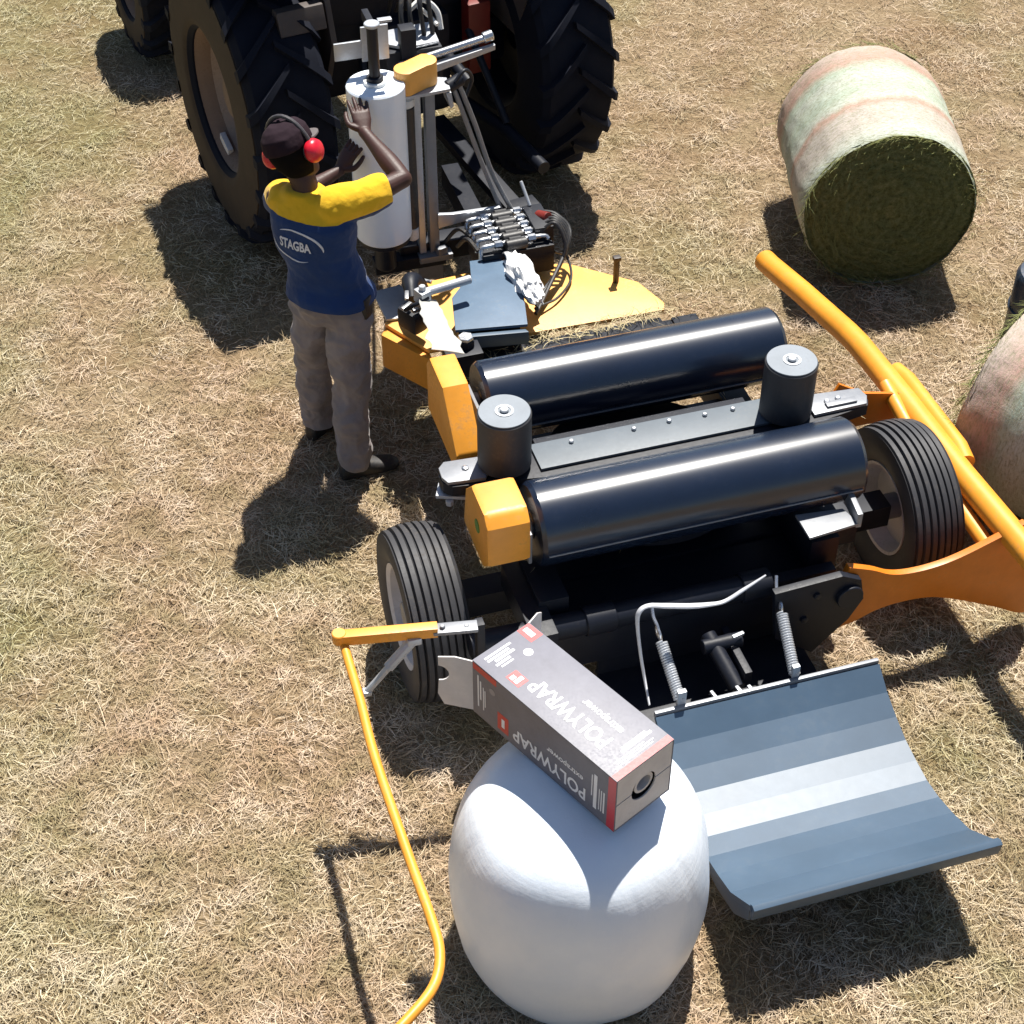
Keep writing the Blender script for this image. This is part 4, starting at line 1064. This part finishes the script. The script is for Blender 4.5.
# shirt
b = MB(); g = .012
R_ = [(hipC+UP*-.03, .205, .156), (hipC+UP*.055, .193, .146), (waist+UP*-.02, .170, .124), (waist+UP*.05, .163, .117), (chest+UP*-.06, .175, .123), (chest+UP*.03, .184, .126), (chest+UP*.09, .188, .120), (shl+UP*-.015, .176, .098), (shl+UP*.030, .125, .078), (neckb+UP*.020, .070, .066)]
loft(b, [(c, rt*a, fw*q) for c, a, q in R_], 32)
limb(b, [RS-rt*.05+UP*-.01, RS.lerp(RE, .35), RS.lerp(RE, .62)], [.082, .078, .074], 20)
limb(b, [LS+rt*.05+UP*-.01, LS.lerp(LE, .35), LS.lerp(LE, .66)], [.082, .078, .074], 20)
def o2(v): return Vector(v)-Vector(OFF)
cr = RS.lerp(RE, .72); cl = LS.lerp(LE, .78)
shirt = remeshed('shirt', b, 'shirt', PE, .0075, 4, (.008, 8, (1, 1, 1.1)), OFF, cut=[(o2(cr), (RE-RS)+Vector((.15, 0, 0))), (o2(hipC+UP*.025), (0, 0, -1))])
# trousers
b = MB()
loft(b, [(hipC+UP*-.09, rt*.155, fw*.112), (hipC+UP*-.02, rt*.174, fw*.126), (hipC+UP*.03, rt*.160, fw*.114), (hipC+UP*.07, rt*.145, fw*.102)], 28)
for h_, k_, a_ in ((LH, LK, LA), (RH, RK, RA)):
    limb(b, [h_+UP*.02, h_.lerp(k_, .5)-fw*.004, k_, k_.lerp(a_, .5)-fw*.008, a_+UP*.01], [.098, .094, .080, .076, .074], 22)
cuts = [(o2(LA+UP*-.005), (0, 0, -1))]
remeshed('trousers', b, 'trousers', PE, .0075, 4, (.021, 7.5, (1, 1, 1.15)), OFF, cut=cuts)
b = MB(); b.box(hipC+rt*.17+fw*-.02+UP*.015, (.05, .06, .10), rot=-th, bev=.012); b.build('belt_pouch', 'shoe', PE, off=OFF)
# boots
for a_, yw in ((LA, R(35)), (RA, R(68))):
    d = Vector((math.sin(yw), math.cos(yw), 0)); s = Vector((d.y, -d.x, 0)); b = MB()
    base = Vector((a_.x, a_.y, 0))
    loft(b, [(base-d*.075+UP*.035, s*.02, UP*.028), (base-d*.065+UP*.045, s*.036, UP*.045), (base-d*.01+UP*.05, s*.040, UP*.05), (base+d*.06+UP*.044, s*.046, UP*.044), (base+d*.13+UP*.034, s*.050, UP*.034), (base+d*.18+UP*.028, s*.042, UP*.027), (base+d*.205+UP*.022, s*.022, UP*.016)], 20)
    limb(b, [base+UP*.06, base+UP*.13], [.046, .050], 16)
    remeshed('boot', b, 'shoe', PE, .006, 2, None, OFF)
# cap
b = MB()
loft(b, [(headC+hu*z*HS+hf*(fo-.002), hr*(a*HS+.010), hf*(q*HS+.012)) for z, a, q, fo in [(.028, .074, .097, -.002), (.05, .0755, .099, -.004), (.085, .071, .092, -.006), (.112, .052, .068, -.008), (.128, .024, .034, -.010)]], 28)
cap = remeshed('cap', b, 'cap', PE, .005, 3, (.003, 16, (1, 1, 1)), OFF)
b = MB(); top_, bot_ = [], []
for k in range(15):
    a = R(-78+156*k/14); top_.append((math.sin(a), math.cos(a)))
inner = [headC+hu*.036+hr*(.075*x)+hf*(.012+.085*y) for x, y in top_]
outer = [headC+hu*(.030-.012*y)+hr*(.088*x)+hf*(.028+.155*y) for x, y in top_]
vi = [[b.bm.verts.new(p+hu*dz) for p in L_] for L_, dz in ((inner, .003), (outer, .003), (inner, -.003), (outer, -.003))]
for k in range(14):
    for q in ((vi[0], vi[1]), (vi[1], vi[3]), (vi[3], vi[2]), (vi[2], vi[0])): b.bm.faces.new((q[0][k], q[0][k+1], q[1][k+1], q[1][k]))
for k in (0, 14): b.bm.faces.new((vi[0][k], vi[1][k], vi[3][k], vi[2][k]))
bmesh.ops.recalc_face_normals(b.bm, faces=b.bm.faces[:])
b.build('brim', paint('brim_cloth', (.10, .085, .085), .8), cap, off=OFF)
b = MB(); b.lathe([(0, 0), (.008, 0), (.006, .005), (0, .006)], headC+hu*.140-hf*.010, hu, 12); b.build('button', 'cap', cap, off=OFF)
# ear muffs
em = None
b = MB(); pts = []
for k in range(17):
    a = math.pi*k/16; pts.append(headC+hr*(.106*math.cos(a))+hu*(.0+.160*math.sin(a))+hf*-.002)
b.tube(pts, .0085, 8, 0, 1.); em = b.build('ear_muffs', paint('muff_band', (.06, .055, .06), .4), PE, off=OFF)
for s in (-1, 1):
    b = MB(); c = headC+hr*(s*.104)+hu*-.006
    b.lathe([(0, .034), (.026, .032), (.042, .022), (.049, .006), (.049, -.008), (.044, -.016), (0, -.016)], c, hr*s, 28)
    b.build('ear_cup', 'muff', em, off=OFF)
    b = MB(); b.lathe([(0, -.016), (.040, -.016), (.042, -.022), (.036, -.030), (0, -.030)], c, hr*s, 24); b.build('cushion', 'hose', em, off=OFF)

# print on the shirt's back: lettering inside an open white oval
def shirt_print():
    me = shirt.data; bv = BVHTree.FromPolygons([v.co for v in me.vertices], [p.vertices for p in me.polygons])
    view = (fw*-1).normalized()
    ctr = o2(chest)-rt*.012+UP*.012
    def proj(u, v, h):
        o = ctr+rt*u+UP*v-fw*.4
        hit = bv.ray_cast(o, fw)
        return (hit[0] if hit[0] else o+fw*.28)-fw*h
    t = text_mesh('STAGBA', .052, .0016)
    bm_ = bmesh.new(); bm_.from_mesh(t)
    bmesh.ops.triangulate(bm_, faces=bm_.faces[:]); bmesh.ops.subdivide_edges(bm_, edges=[e for e in bm_.edges if e.calc_length() > .012], cuts=2)
    xs = [v.co.x for v in bm_.verts]; mid = (min(xs)+max(xs))/2; sc = .150/(max(xs)-min(xs))
    for v in bm_.verts: v.co = proj((v.co.x-mid)*sc-.012, v.co.y*1.15-.022, .0035+max(v.co.z, 0))
    b = MB(); b.bm.free(); b.bm = bm_; b.build('shirt_lettering', 'logo', shirt)
    b = MB()
    def arc(a0, a1, wmax):
        rows = []
        for k in range(41):
            t_ = k/40; a = R(a0+(a1-a0)*t_); wd = wmax*math.sin(math.pi*min(1, max(.0, t_)))**.7+.0008
            q = []
            for s in (-1, 1):
                rr_ = 1+s*wd
                q.append(b.bm.verts.new(proj(.122*math.cos(a)*rr_-.005, .070*math.sin(a)*rr_-.005, .0045)))
            for s in (1, -1):
                rr_ = 1+s*wd
                q.append(b.bm.verts.new(proj(.122*math.cos(a)*rr_-.005, .070*math.sin(a)*rr_-.005, .0015)))
            rows.append(q)
        for p, q in zip(rows, rows[1:]):
            for j in range(4): b.bm.faces.new((p[j], p[(j+1) % 4], q[(j+1) % 4], q[j]))
        b.bm.faces.new(rows[0]); b.bm.faces.new(rows[-1][::-1])
    arc(130, -5, .055); arc(185, 295, .045)
    bmesh.ops.recalc_face_normals(b.bm, faces=b.bm.faces[:])
    b.build('shirt_oval', 'logo', shirt)
shirt_print()
